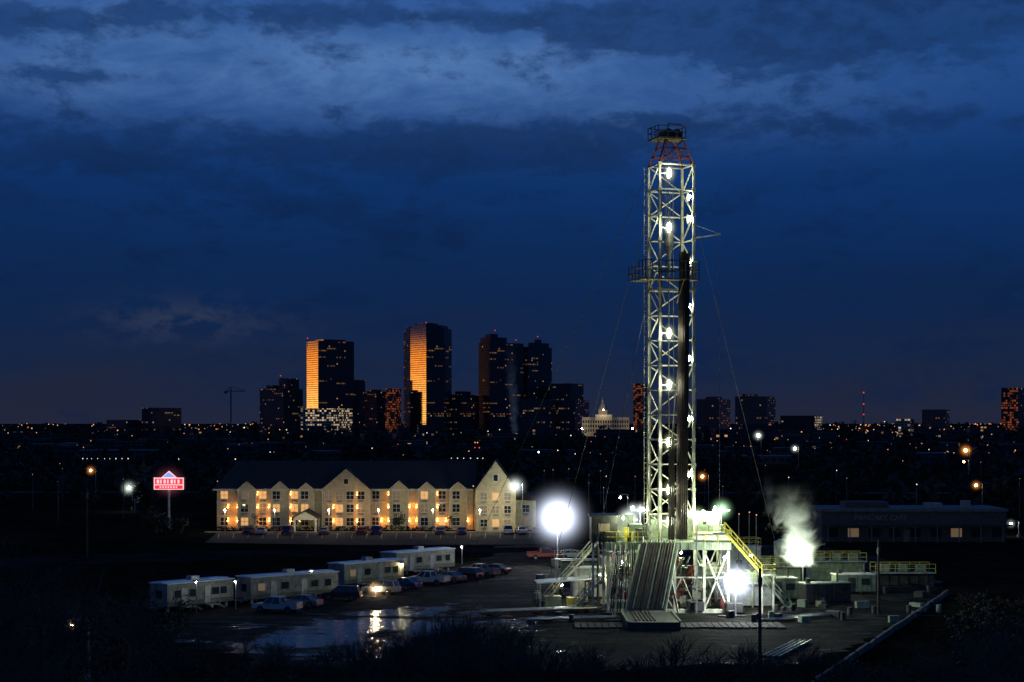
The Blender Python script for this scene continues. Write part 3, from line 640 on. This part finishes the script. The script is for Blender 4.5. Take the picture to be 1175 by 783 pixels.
mb.b2(-4.9,-2.8,-1.7,1.2,zm,zm+.15,mcw); mb.rail([(-4.9,-1.7,zm),(-4.9,1.2,zm),(-2.3,1.2,zm)],mcw,1.6,.1,.8)
for x in(-4.7,-3.3,0,1.8): mb.beam((x,-3.5,zm),(x*.45,-1.6,zm-2.6),.1,mcw)
for i in range(8): mb.b2(-3.0+i*.28,-2.9+i*.28,-3.4,-2.0,zm+.9,zm+1.0,mrigd)
zj=H+213*.102
mb.beam((a,-b_,zj),(a+3.2,-b_-.6,zj+.5),.14,mcr); mb.beam((a,-b_,zj+1.6),(a+3.2,-b_-.6,zj+.5),.05,mcr); mb.beam((a+3.1,-b_-.6,zj+.5),(a+3.1,-b_-.6,zf+2),.035,mrigd)
mb.beam((-.3,0,zm+3.2),(-.3,0,zm+4.2),.5,mrigd,1.1,n=8); mb.beam((-.3,0,zm+4.2),(-.3,0,zm+5.8),1.15,mrigd,.9,n=10); mb.beam((-.3,0,zm+.9),(-.3,0,zm+3.2),.35,mrigd,.5,n=8)
for dx in(-.45,-.25,-.05,.15): mb.beam((-.3+dx,0,zm+5.6),(-.2+dx*1.4,0,zc),.05,mrigd)
mb.beam((1.0,1.2,zf),(.6,.8,zc),.05,mrigd)
mb.beam((1.9,1.5,zf),(1.9,1.5,zf+18),.2,mrigd,n=8)
pp=[Vector((1.9,1.4,zf+18)),Vector((1.3,.9,zf+20)),Vector((.4,.3,zf+14)),Vector((-.1,0,zf+8)),Vector((-.3,0,zf+14)),Vector((-.3,0,zm+1.2))]
for p,q in zip(pp[:-1],pp[1:]): mb.beam(p,q,.15,mrigd,n=6)
for i in range(4):
    for j in range(6):
        mb.beam((.0+i*.25,-2.7+j*.25,zf+.1),(.15+i*.25,-3.1+j*.22,zm+3.0+R_.uniform(-.3,.5)),.15,mpipe,n=6)
for i in range(3):
    for j in range(3): mb.beam((-1.3+i*.22,-2.6+j*.25,zf+.1),(-1.2+i*.2,-2.4+j*.2,zf+12),.14,mpipe,n=6)
mastl=[(200,-1),(262,-1),(383,-1),(442,-1),(508,-1),(562,-1),(598,-1),(225,1),(250,1),(300,1),(350,1),(411,1),(480,1),(545,1),(590,1)]
lp=[]
for py,sg in mastl:
    z=H+(485-py)*.1023
    p=(-1.15,-b_-.42,z) if sg<0 else (a-.35,-b_+.5,z)
    mb.b2(p[0]-.12,p[0]+.12,p[1]+.35,p[1]+.42,z-.6,z+.6,mrigd); mb.beam((p[0],p[1]+.4,z),(-a if sg<0 else a,-b_,z),.07,mcr)
    lp.append((p,sg))
mast=mb.build('mast',rz=rz,parent=rig)
for p,sg in lp:
    q=rot(p)
    o=plight('mast_lamp',q,800 if sg<0 else 260,(.95,1,.72),.25 if sg<0 else .14,sz=2.4); o.parent=rig
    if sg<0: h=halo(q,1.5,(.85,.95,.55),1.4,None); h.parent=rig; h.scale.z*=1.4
mb=MB()
for p,q in(((-2.5,-1,48),(-14,30,0)),((-2.5,-1,zm),(-12,-26,0)),((2.5,1,48),(18,28,0)),((-2.4,0,zt),(-26,40,0))): mb.beam(p,q,.04,mrigd)
mb.build('guy_wires',parent=rig)
mb=MB(); x0,x1,y0,y1=-8,6.5,-5,6
mb.b2(x0,x1,y0,y1,zf-.9,zf-.02,mgrn)
for x in np.arange(x0+.6,x1,.9): mb.b2(x,x+.12,y0-.06,y0,zf-.85,zf-.07,mcr)
for x in(x0+.3,-4.2,0,3.4,x1-.3):
    for y in(y0+.3,y1-.3): mb.beam((x,y,0),(x,y,zf-.9),.30,mcr)
for y in(y0+.3,y1-.3):
    for xa,xb in((x0+.3,-4.2),(3.4,x1-.3),(-4.2,0)): 
        mb.beam((xa,y,0.3),(xb,y,zf-1),.16,mcr); mb.beam((xb,y,.3),(xa,y,zf-1),.16,mcr)
    mb.b2(x0,x1,y-.25,y+.25,0,.45,mcr); mb.beam((x0,y,4.1),(x1,y,4.1),.16,mcr)
for x in(x0+.3,x1-.3): mb.beam((x,y0,.3),(x,y1,zf-1),.18,mcr); mb.beam((x,y1,.3),(x,y0,zf-1),.18,mcr); mb.beam((x,y0,4),(x,y1,4),.18,mcr)
mb.rail([(-1.8,y0,zf),(x0,y0,zf),(x0,y1,zf),(x1,y1,zf),(x1,y0,zf),(2,y0,zf)],mye,1.2,.07,1.2)
mb.b2(2.2,6.4,y0+.2,y0+.3,zf,zf+1.1,mtarp); mb.b2(-7.9,-4,y1-.3,y1-.2,zf,zf+2.6,mtarp); mb.b2(1,6.4,y1-.3,y1-.2,zf,zf+3,mtarp)
mb.b2(-9.6,-6.6,-4.5,1,zf,zf+2.9,mrigd); mb.b2(-9.8,-6.4,-4.7,1.2,zf+2.9,zf+3.05,mrigd); mb.b2(-8.8,-7.5,-4.55,-4.5,zf+1.2,zf+2.1,mwd)
for i in range(9): mb.b2(-9.5+i*.33,-9.4+i*.33,-4.58,-4.5,zf+.1,zf+1.0,mrigd)
for x in(-9.4,-8.2): mb.beam((x,-4,0),(x,-4,zf),.25,mcr)
mb.b2(-2.5,2.5,2.6,5.2,zf,zf+2.2,mgrn); mb.beam((-1.6,3.9,zf+1.7),(1.6,3.9,zf+1.7),1.8,mrigd,n=16); mb.b2(3.2,5,0,3,zf,zf+1.7,mgrn); mb.b2(-5,-3.4,-1,2,zf,zf+1.8,mgrn); mb.beam((-5.5,-3,zf),(-5.5,-3,zf+1.6),.7,mye,n=10)
for i in range(22):
    x=R_.choice([R_.uniform(x0+.6,-2.6),R_.uniform(2.4,x1-.5)]); y=R_.uniform(y0+.6,2); h_=R_.uniform(.4,2.0)
    if R_.random()<.5: mb.beam((x,y,zf),(x+R_.uniform(-.4,.4),y,zf+h_),R_.uniform(.1,.5),R_.choice([mcr,mrigd,mye,mrr,mgrn]),n=8)
    else: mb.box((x,y,zf+h_/2),(R_.uniform(.3,1.2),R_.uniform(.3,1),h_),R_.choice([mcr,mrigd,mgrn,mtarp,mrigd]))
for i in range(110):
    x=R_.uniform(x0+.6,x1-.6); y=R_.uniform(y0+.8,y1-1)
    if R_.random()<.6: mb.beam((x,y,R_.uniform(.3,4)),(x+R_.uniform(-2.5,2.5),y+R_.uniform(-1,1),R_.uniform(2,7.2)),R_.uniform(.08,.26),R_.choice([mrigd,mcr,mrr,mgrn,mrigd]),n=8)
    else: mb.box((x,y,R_.choice([R_.uniform(.5,1.2),4.6])),(R_.uniform(.4,1.5),R_.uniform(.5,1.2),R_.uniform(.5,1.5)),R_.choice([mrigd,mgrn,mcr,mrr,mrigd]))
mb.b2(x0+.5,-4.2,y0+1,y1-1,3.9,4.05,mrigd); mb.b2(3.4,x1-.4,y0+1,y1-1,3.9,4.05,mrigd)
mb.rail([(3.4,y0+.9,4.05),(x1-.4,y0+.9,4.05)],mye,1.1,.06,1.0); mb.rail([(x0+.5,y0+.9,4.05),(-4.2,y0+.9,4.05)],mye,1.1,.06,1.0)
for z,wd in((0,1.2),(1.2,1.7),(2.2,1.1),(3.0,1.8),(4.1,1.2),(5,1.5)): mb.beam((.6,0,z),(.6,0,z+1.0),wd,mrr if wd>1.4 else mrigd,n=12)
mb.beam((.6,0,6),(.6,0,zf-.9),.6,mrigd,n=10); mb.beam((-1.2,0,3.5),(2.4,0,3.5),.5,mrr,n=8)
rp0=Vector((-1.9,y0,zf)); rp1=Vector((-4.0,y0-6.5,1.1)); 
for i in range(13): 
    o_=Vector((-1.9+i*.32,0,.12 if i%3 else .22)); mb.beam(rp0+o_,rp1+o_+Vector((R_.uniform(-.12,.12),0,0)),.15,mpipe if i%5!=2 else mgrn,n=6)
mb.add([rp0+Vector((-2.1,0,-.1)),rp0+Vector((2.2,0,-.1)),rp1+Vector((2.2,0,-.1)),rp1+Vector((-2.1,0,-.1))],[(0,1,2,3)],mrigd)
for k in(-2.1,2.2):
    mb.beam(rp0+Vector((k,0,-.3)),rp1+Vector((k,0,-.3)),.3,mgrn); mb.beam(rp0.lerp(rp1,.5)+Vector((k,0,-.3)),Vector((rp0.x+k,y0-.5,.2)),.2,mcr)
mb.b2(-6.6,-1.0,-22,-11.6,.0,.9,mrigd); mb.b2(-6.7,-6.5,-22.1,-11.5,.9,1.05,mgrn); mb.b2(-1.1,-.9,-22.1,-11.5,.9,1.05,mgrn)
for i in range(6): mb.beam((-5.6+i*.4,-21,1.0),(-5.6+i*.4,-12,1.0),.16,mpipe,n=6)
for i in range(12): mb.beam((-6.9+i*.2,y0-.4,7.3+R_.uniform(0,.9)),(-8.0+i*.28,y0-3.6,.1),.15,mpipe if i%3 else mcr,n=6)
def stair(mb,p,q,wd,m):
    p=Vector(p);q=Vector(q); 
    for dy in(0,wd):
        o_=Vector((0,dy,0)); mb.beam(p+o_,q+o_,.24,m)
        n=6
        for i in range(n+1): u=p.lerp(q,i/n)+o_; mb.beam(u,u+Vector((0,0,1.1)),.07,m)
        mb.beam(p+o_+Vector((0,0,1.1)),q+o_+Vector((0,0,1.1)),.08,m); mb.beam(p+o_+Vector((0,0,.55)),q+o_+Vector((0,0,.55)),.06,m)
    n=int(abs(p.z-q.z)/.25)
    for i in range(n): u=p.lerp(q,(i+.5)/n); mb.b2(u.x-.14,u.x+.14,u.y,u.y+wd,u.z-.03,u.z+.03,m)
stair(mb,(x1-.8,-5.8,zf+1.2),(x1+3.4,-5.8,4.6),1.1,mye); mb.b2(x1-2.2,x1-.7,-6.2,-4.6,zf+1.0,zf+1.2,mgrn); mb.b2(x1+3.3,x1+5.0,-6.1,-4.4,4.4,4.6,mcr); mb.rail([(x1+3.4,-6.1,4.6),(x1+5.0,-6.1,4.6),(x1+5.0,-4.4,4.6)],mye); stair(mb,(x1+3.2,-4.3,4.5),(x1+7,-4.3,.2),1.0,mgrn)
stair(mb,(x0,3,zf),(x0-7,3,.3),1.1,mcr); stair(mb,(x0,-3,4.1),(x0-3.6,-3,.2),1.0,mcr)
for x in(x1+3.5,x1+4.8): mb.beam((x,-5.3,0),(x,-5.3,4.4),.18,mcr)
mb.b2(x1+.6,x1+6,1,5,2.8,3.0,mcr); mb.rail([(x1+.6,1,3),(x1+6,1,3),(x1+6,5,3)],mye,1.1,.07,1.1)
for i in range(3): mb.b2(x1+1+i*1.7,x1+2.2+i*1.7,1.6,4,3.0,4.3,mgrn); mb.beam((x1+1.6+i*1.7,1.5,4.4),(x1+1.6+i*1.7,3.4,4.9),.35,mrigd,n=8)
for x in(x1+.9,x1+3.3,x1+5.7): mb.beam((x,1.2,0),(x,1.2,2.8),.2,mcr); mb.beam((x,1.2,.3),(x-1.8,1.2,2.8),.1,mcr)
mb.b2(x1+1,x1+5.6,1.6,4.8,.2,2.4,mtarp)
mb.build('substructure',parent=rig)

def fl(px,py,D,P,col,r,hR,peak,hc,name='floodlight_tower',pw=5.0):
    p=W(px,py,D); mb=MB(); mb.beam((0,r+.3,0),(0,r+.3,p.z+.3),.22,mpole,.12); mb.b2(-.9,.9,r+.6,r+2.6,.3,1.3,mrigd); mb.beam((-.7,r+1.5,.35),(.7,r+1.5,.35),.7,mtire,n=12); mb.b2(-1.1,1.1,r+.1,r+.22,p.z-.2,p.z,mpole)
    o=mb.build(name,loc=(p.x,p.y,0)); 
    plight('flood_lamp',p,P,col,r,o)
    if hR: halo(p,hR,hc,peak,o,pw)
    return o
cool=(.90,.96,1.0); grn=(.88,1,.66)
fl(640,594,262,5000,cool,.95,7.5,7,(.72,.80,1.0),pw=6)
fl(845,668,198,3600,(.85,.93,1),.5,4.2,6,(.70,.80,1.0),pw=6)
fl(828,585,215,2000,grn,.26,2.2,3,(.55,1,.55))
fl(800,592,200,1600,grn,.23,1.8,2.5,(.7,1,.5))
fl(722,596,216,1800,(.9,1,.9),.36,2.6,4,(.75,.85,.82))
fl(735,585,216,700,(.9,1,.9),.22,1.6,2,(.75,.85,.82))
fl(922,632,224,2400,grn,.32,2.6,4,(.85,1,.72))
for i,(x,y,z,P) in enumerate([(-6,-5.6,zf+2.8,700),(-3.2,1,zf+3.5,900),(3.6,-2,zf+3.4,1300),(5.8,5,zf+3.5,1300),(3.6,-1,5.0,1100),(-5.8,0,5.5,600),(-3.4,-3,6.8,300),(5.5,-6.9,6.6,500),(1.5,3,6.4,700),(9.5,0.2,6.2,1000)]):
    o=plight('floor_lamp',(x,y,z),P,grn,.15); o.parent=rig
def G3(px,py,z=0): p=G(px,py); p.z=z; return p
mwhite=mat('white_steel_cladding',(.55,.57,.50),.55,var=.3)
def cabin(name,px,py,L,wd,hh,m,rz=0.0,rail=False,leg=.3):
    mb=MB(); mb.b2(0,L,0,wd,leg,hh,m); mb.b2(-.12,L+.12,-.12,wd+.12,hh,hh+.14,mtrim if m!=mrigd else mgrn)
    for x in np.arange(.0,L,.6): mb.b2(x+.2,x+.3,-.06,0,leg,hh,m)
    mb.b2(L*.3,L*.3+.9,-.1,-.061,leg,min(hh-.3,leg+2.1),mrigd); mb.b2(L*.65,L*.65+1.1,-.1,-.061,hh*.5,hh*.5+.8,mwin)
    mb.b2(L*.1,L*.1+.5,wd*.4,wd*.6,hh+.14,hh+.7,mrigd); mb.beam((L*.8,wd*.5,hh+.1),(L*.8,wd*.5,hh+1.3),.2,mrigd,n=8)
    mb.b2(-.2,L+.2,.2,.6,0,leg,mrigd); mb.b2(-.2,L+.2,wd-.6,wd-.2,0,leg,mrigd)
    if rail: mb.rail([(0,0,hh+.14),(L,0,hh+.14),(L,wd,hh+.14),(0,wd,hh+.14),(0,0,hh+.14)],mye,1.1,.07,1.3)
    return mb.build(name,loc=G3(px,py),rz=rz)
cabin('tool_shed',658,688,4.6,2.6,3.8,mwhite,.1); cabin('pump_house',690,676,4.0,3,4.2,mwhite,.1)
mb=MB()
for x in(0,5.6):
    for y in(0,3.4): mb.beam((x,y,0),(x,y,2.9),.14,mcr)
mb.xsec([(-.4,2.8),(6.2,3.3),(6.2,3.42),(-.4,2.92)],-.4,3.9,mwhite); mb.b2(.6,2.6,.8,2.6,0,1.2,mgrn); mb.b2(3.4,5,.8,2.4,0,1.0,mye); mb.beam((1.6,1.7,1.2),(1.6,1.7,1.9),.3,mrigd,n=10)
o=mb.build('equipment_shelter',loc=G3(620,697),rz=.08); q=o.location; plight('shelter_lamp',q+Vector((2.6,1.6,2.5)),150,(1,.92,.6),.12,o)
plight('shelter_lamp',q+Vector((7.0,-1.6,4.0)),280,(1,.95,.7),.14,o)
mb=MB(); mb.b2(0,8,0,1.6,3.0,3.15,mcr); mb.rail([(0,0,3.15),(8,0,3.15)],mye,1.2,.08,1.2)
for x in(.2,4,7.8): mb.beam((x,.2,0),(x,.2,3),.18,mcr); mb.beam((x,1.4,0),(x,1.4,3),.18,mcr)
mb.b2(1,7,1.8,5,0,2.8,mgrn)
mb.build('mud_mixing_platform',loc=G3(636,668))
def tank(px,py,L,wd,hh,m,rz=0.0):
    mb=MB(); mb.b2(0,L,0,wd,.3,hh,m)
    for x in np.arange(.5,L,1.3): mb.b2(x,x+.14,-.14,0,.3,hh,m)
    mb.b2(-.1,L+.1,-.9,0,hh-.1,hh,mcr); mb.rail([(0,-.85,hh),(L,-.85,hh)],mye,1.15,.075,1.2); mb.rail([(0,wd,hh),(L,wd,hh)],mye,1.15,.075,1.2)
    for i in range(3): mb.b2(L*(.15+.3*i),L*(.15+.3*i)+1.1,wd*.3,wd*.7,hh,hh+.9,mgrn)
    mb.beam((L*.5,-.4,.8),(L*.5,-2.2,.8),.25,mrigd,n=8); mb.b2(-.1,L+.1,.2,.6,0,.3,mrigd)
    return mb.build('mud_tank',loc=G3(px,py),rz=rz)
tank(930,668,7.6,2.6,2.9,mgrn,.05); tank(868,672,6,2.6,2.6,mgrn,.05); tank(1003,674,8,2.6,2.0,mrigd,0)
cabin('generator_house',800,690,4.4,2.6,3.0,mwhite,.12); cabin('generator_house',878,690,4.0,2.6,2.7,mgrn,.1); cabin('control_cabin',832,662,5.2,3,4.2,mwhite,.1,rail=True)
cabin('storage_container',925,694,6,2.4,2.4,mrigd,.3); cabin('storage_container',700,655,5,2.4,2.6,mgrn); cabin('storage_container',960,682,5,2.4,2.4,mgrn,.1)
mb=MB(); mb.beam((0,0,1.5),(0,0,5.2),2.2,mcr,n=18); mb.beam((0,0,.5),(0,0,1.5),.5,mcr,2.2,n=18); mb.beam((0,0,5.2),(0,0,5.6),2.2,mcr,.6,n=18)
for t_ in range(4): A=t_*math.pi/2+.7; mb.beam((math.cos(A),math.sin(A),0),(math.cos(A),math.sin(A),3),.14,mrigd)
mb.build('bulk_silo',loc=G3(897,664))
mb=MB()
for i in range(110):
    p=G(R_.uniform(790,1070) if i%3 else R_.uniform(605,700),R_.uniform(664,716)); 
    if abs(p.x-RC.x)<9 and p.y>RC.y-8: continue
    if R_.random()<.45: mb.box((p.x,p.y,.3),(R_.uniform(.5,1.8),R_.uniform(.5,1.2),R_.uniform(.4,1.4)),R_.choice([mrigd,mgrn,mrigd,mrigd]),R_.uniform(0,3)); 
    elif R_.random()<.5: mb.beam((p.x+1.2,p.y,0),(p.x+1.2,p.y,.9),.58,R_.choice([mrigd,mrigd,mgrn]),n=12)
    else: mb.beam((p.x,p.y,.2),(p.x+R_.uniform(2,7),p.y+R_.uniform(-1,1),.2),.16,mrigd,n=6)
mb.build('oilfield_supplies')
mst=mat('bare_steel_pipe',(.22,.21,.18),.35,.7,var=.3)
def pipes(px0,py0,px1,py1,n,sp,r,z0=.5):
    mb=MB(); a_=G(px0,py0); b2_=G(px1,py1); d=(b2_-a_).normalized(); nn=Vector((-d.y,d.x,0))
    for i in range(n):
        e0=R_.uniform(-.8,.8); e1=R_.uniform(-.8,.4); mb.beam(a_+nn*i*sp+d*e0+Vector((0,0,z0+r)),b2_+nn*i*sp+d*e1+Vector((0,0,z0+r)),2*r,mst,n=8)
    for k in(.1,.5,.9):
        c=a_.lerp(b2_,k); mb.beam(c-nn*.4+Vector((0,0,z0*.5)),c+nn*(n*sp+.3)+Vector((0,0,z0*.5)),z0*.9,mrigd)
    return mb.build('pipe_rack')
pipes(556,708,690,703,6,.42,.12,.4); pipes(600,716,715,713,4,.5,.11,.3); pipes(893,757,930,738,4,.5,.10,.15); pipes(880,716,960,708,4,.5,.1,.2)
mtim=mat('timber',(.06,.045,.03),.9,var=.5)
mb=MB()
for i in range(30): mb.b2(i*.75,i*.75+.62+R_.uniform(0,.06),R_.uniform(-.2,.2),4.5+R_.uniform(-.3,.3),0.03,.2,mtim)
mb.build('timber_mats',loc=G3(660,722))
def upole(px,pb,pt):
    p=G(px,pb); D=p.y; hh=H+(485-pt)/f*D; mb=MB(); mb.beam((0,0,0),(0,0,hh),.34,mbark,.24,n=8)
    mb.beam((0,-.2,hh-1.6),(0,-.2,hh-.8),.4,mrigd,n=8)
    return mb.build('utility_pole',loc=p)
upole(872,770,652); upole(1008,705,620); upole(686,690,622); upole(100,640,560) 
a_=G(1088,682); b2_=G(925,795); mb=MB()
N_=24
for i in range(N_):
    p=a_.lerp(b2_,i/N_); q=a_.lerp(b2_,(i+.94)/N_); jz=R_.uniform(-.05,.05); mb.beam(p+Vector((R_.uniform(-.1,.1),0,.33+jz)),q+Vector((R_.uniform(-.1,.1),0,.33+jz)),.3,mconcd,h=2.0)
mb.build('concrete_barrier')

# ------------------------------------------------------------ bare trees and shrubs
def bare(seed,hgt,spread=.5,lv=6):
    r=random.Random(seed); mb=MB()
    def br(p,d,L,w,l):
        q=p+d*L; mid=p.lerp(q,.5)+Vector((r.uniform(-1,1),r.uniform(-1,1),0))*L*.06
        mb.beam(p,mid,w,mbark,w*.82,n=4 if l<3 else 3); mb.beam(mid,q,w*.82,mbark,w*.62,n=4 if l<3 else 3)
        if l>=lv: return
        k=3 if l>0 else 4
        for i in range(k):
            dd=(d+Vector((r.gauss(0,1),r.gauss(0,1),r.gauss(.15,.5)))*spread).normalized()
            st=p.lerp(q,r.uniform(.55,1.0)) if i else q
            br(st,dd,L*r.uniform(.6,.85),max(.03,w*.58),l+1)
    br(Vector((0,0,0)),Vector((0,0,1)),hgt*.26,hgt*.03,0)
    o=mb.build('bare_tree'); return o
def shrubmesh(seed):
    r=random.Random(seed); mb=MB()
    for i in range(16):
        d=Vector((r.gauss(0,.45),r.gauss(0,.45),1)).normalized(); p=Vector((r.uniform(-.6,.6),r.uniform(-.6,.6),0)); L=r.uniform(1.2,2.4)
        q=p+d*L; mb.beam(p,q,.07,mbark,.05,n=3)
        for j in range(5):
            d2=(d+Vector((r.gauss(0,.5),r.gauss(0,.5),r.gauss(.1,.3)))).normalized(); s_=p.lerp(q,r.uniform(.4,1)); e=s_+d2*r.uniform(.7,1.8); mb.beam(s_,e,.045,mbark,.03,n=3)
            for k in range(3):
                d3=(d2+Vector((r.gauss(0,.5),r.gauss(0,.5),r.gauss(.1,.3)))).normalized(); s2=s_.lerp(e,r.uniform(.3,1)); mb.beam(s2,s2+d3*r.uniform(.4,1.0),.032,mbark,.02,n=3)
    return mb.build('bare_shrub')
t0=[bare(3,12),bare(5,12,.6),bare(9,12,.45,5)]
def place(src,x,y,sc,nm='bare_tree'):
    o=bpy.data.objects.new(nm,src.data); scene.collection.objects.link(o); o.location=(x,y,hz(y)-.1); o.scale=(sc,sc,sc); o.rotation_euler[2]=R_.uniform(0,6.28)
for i,(px,D,ptop) in enumerate([(-20,75,520),(25,95,500),(60,110,560),(15,120,590),(95,120,620),(130,105,655),(165,130,650),(205,140,672),(240,145,690),(275,146,705),(50,70,640),(120,80,700),(-50,60,560),(180,100,730),(1165,110,640),(1120,120,690),(1185,90,600),(1080,130,715),(1150,75,740),(1135,140,655),(1060,150,700),(150,150,640),(100,160,610),(40,150,600),(330,142,735)]):
    x=(px-587.5)/f*D; hh=H+(485-ptop)/f*D-hz(D); place(t0[i%3],x,D,max(.2,hh/13.0))
for o,px in zip(t0,(5,75,150)): D=90; o.location=((px-587.5)/f*D,D,hz(D)-.1); o.scale=(.7,.7,.7)
sh=[shrubmesh(1),shrubmesh(2),shrubmesh(3)]
for i,o in enumerate(sh): o.location=((470+40*i-587.5)/f*150,150,0); o.scale=(1.3,1.3,1.3)
for i in range(70):
    px=R_.choice([R_.gauss(520,75),R_.uniform(200,1080)]); D=R_.uniform(137,154)
    if px<620: D=R_.uniform(137,162)
    place(sh[i%3],(px-587.5)/f*D,D,R_.uniform(.8,1.6) if 430<px<630 else R_.uniform(.5,1.1),'bare_shrub')
cs=[]
for i in range(420):
    D=R_.uniform(95,150); px=R_.uniform(-100,1300); cs.append(((px-587.5)/f*D,D,hz(D)+.3,R_.uniform(.6,1.5),R_.uniform(.4,1.0)))
for i in range(200):
    D=R_.uniform(136,152); px=R_.uniform(-50,1250); cs.append(((px-587.5)/f*D,D,.7,R_.uniform(.8,1.8),R_.uniform(.6,1.3)))
for i in range(300):
    D=R_.uniform(120,205); px=R_.uniform(-100,190+40*math.sin(i)); cs.append(((px-587.5)/f*D,D,hz(D)+.8,R_.uniform(1,2.2),R_.uniform(.8,2.0)))
for i in range(200):
    D=R_.uniform(150,215); px=R_.uniform(1095,1300); cs.append(((px-587.5)/f*D,D,.5,R_.uniform(1,1.8),R_.uniform(.5,1.2)))
clumps('brush',cs,60,.12,mbrush,trunk=False)

# ------------------------------------------------------------ steam
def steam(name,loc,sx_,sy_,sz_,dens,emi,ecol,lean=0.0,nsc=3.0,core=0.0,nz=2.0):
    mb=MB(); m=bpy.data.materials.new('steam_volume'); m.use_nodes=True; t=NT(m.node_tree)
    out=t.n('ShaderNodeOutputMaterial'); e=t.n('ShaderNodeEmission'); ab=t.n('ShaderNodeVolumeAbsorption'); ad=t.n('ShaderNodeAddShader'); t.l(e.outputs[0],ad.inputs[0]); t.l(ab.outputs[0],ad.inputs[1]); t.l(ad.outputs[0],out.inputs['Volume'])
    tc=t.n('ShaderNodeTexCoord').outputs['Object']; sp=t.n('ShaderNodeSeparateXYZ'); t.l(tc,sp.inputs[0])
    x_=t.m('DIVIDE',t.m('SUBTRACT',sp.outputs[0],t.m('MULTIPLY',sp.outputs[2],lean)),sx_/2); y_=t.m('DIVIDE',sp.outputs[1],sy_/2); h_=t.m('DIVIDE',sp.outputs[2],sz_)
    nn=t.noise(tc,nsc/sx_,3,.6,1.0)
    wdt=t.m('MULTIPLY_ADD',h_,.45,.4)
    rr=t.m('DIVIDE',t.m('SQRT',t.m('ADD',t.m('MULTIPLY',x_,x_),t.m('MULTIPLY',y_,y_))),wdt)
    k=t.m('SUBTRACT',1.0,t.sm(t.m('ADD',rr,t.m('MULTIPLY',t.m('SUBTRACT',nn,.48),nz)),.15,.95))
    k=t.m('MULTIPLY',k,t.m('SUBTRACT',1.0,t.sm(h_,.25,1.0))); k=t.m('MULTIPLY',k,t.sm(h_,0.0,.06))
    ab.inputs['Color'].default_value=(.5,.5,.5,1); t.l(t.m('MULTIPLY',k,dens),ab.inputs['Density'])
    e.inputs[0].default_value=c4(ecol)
    fall=t.m('DIVIDE',emi,t.m('ADD',1.0,t.m('MULTIPLY',t.m('MULTIPLY',h_,h_),core)))  # lamplight on the steam put in as self-emission, fading with height
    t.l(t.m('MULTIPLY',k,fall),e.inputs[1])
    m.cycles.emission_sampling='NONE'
    mb.b2(-sx_/2+min(0,lean*sz_),sx_/2+max(0,lean*sz_),-sy_/2,sy_/2,0,sz_,m)
    return mb.build(name,loc=loc)
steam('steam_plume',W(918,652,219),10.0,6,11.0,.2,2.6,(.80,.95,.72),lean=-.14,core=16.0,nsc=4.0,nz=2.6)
steam('steam_plume',W(884,590,232),3.5,3,6.0,.02,.06,(.35,.4,.5),lean=-.05,core=2.0)
steam('steam_plume',W(592,515,2400),32,24,160,.003,.008,(.25,.35,.6),lean=-.06,core=1.0)

# ------------------------------------------------------------ camera
cam=bpy.data.cameras.new('camera'); co=bpy.data.objects.new('camera',cam); scene.collection.objects.link(co)
co.location=(0,0,H); co.rotation_euler=(math.radians(90),0,0); cam.sensor_width=36; cam.lens=f/1175*36; cam.shift_y=(485-391.5)/1175; cam.clip_end=60000; cam.clip_start=1
scene.camera=co
scene.view_settings.view_transform='Standard'; scene.view_settings.look='None'; scene.view_settings.exposure=0
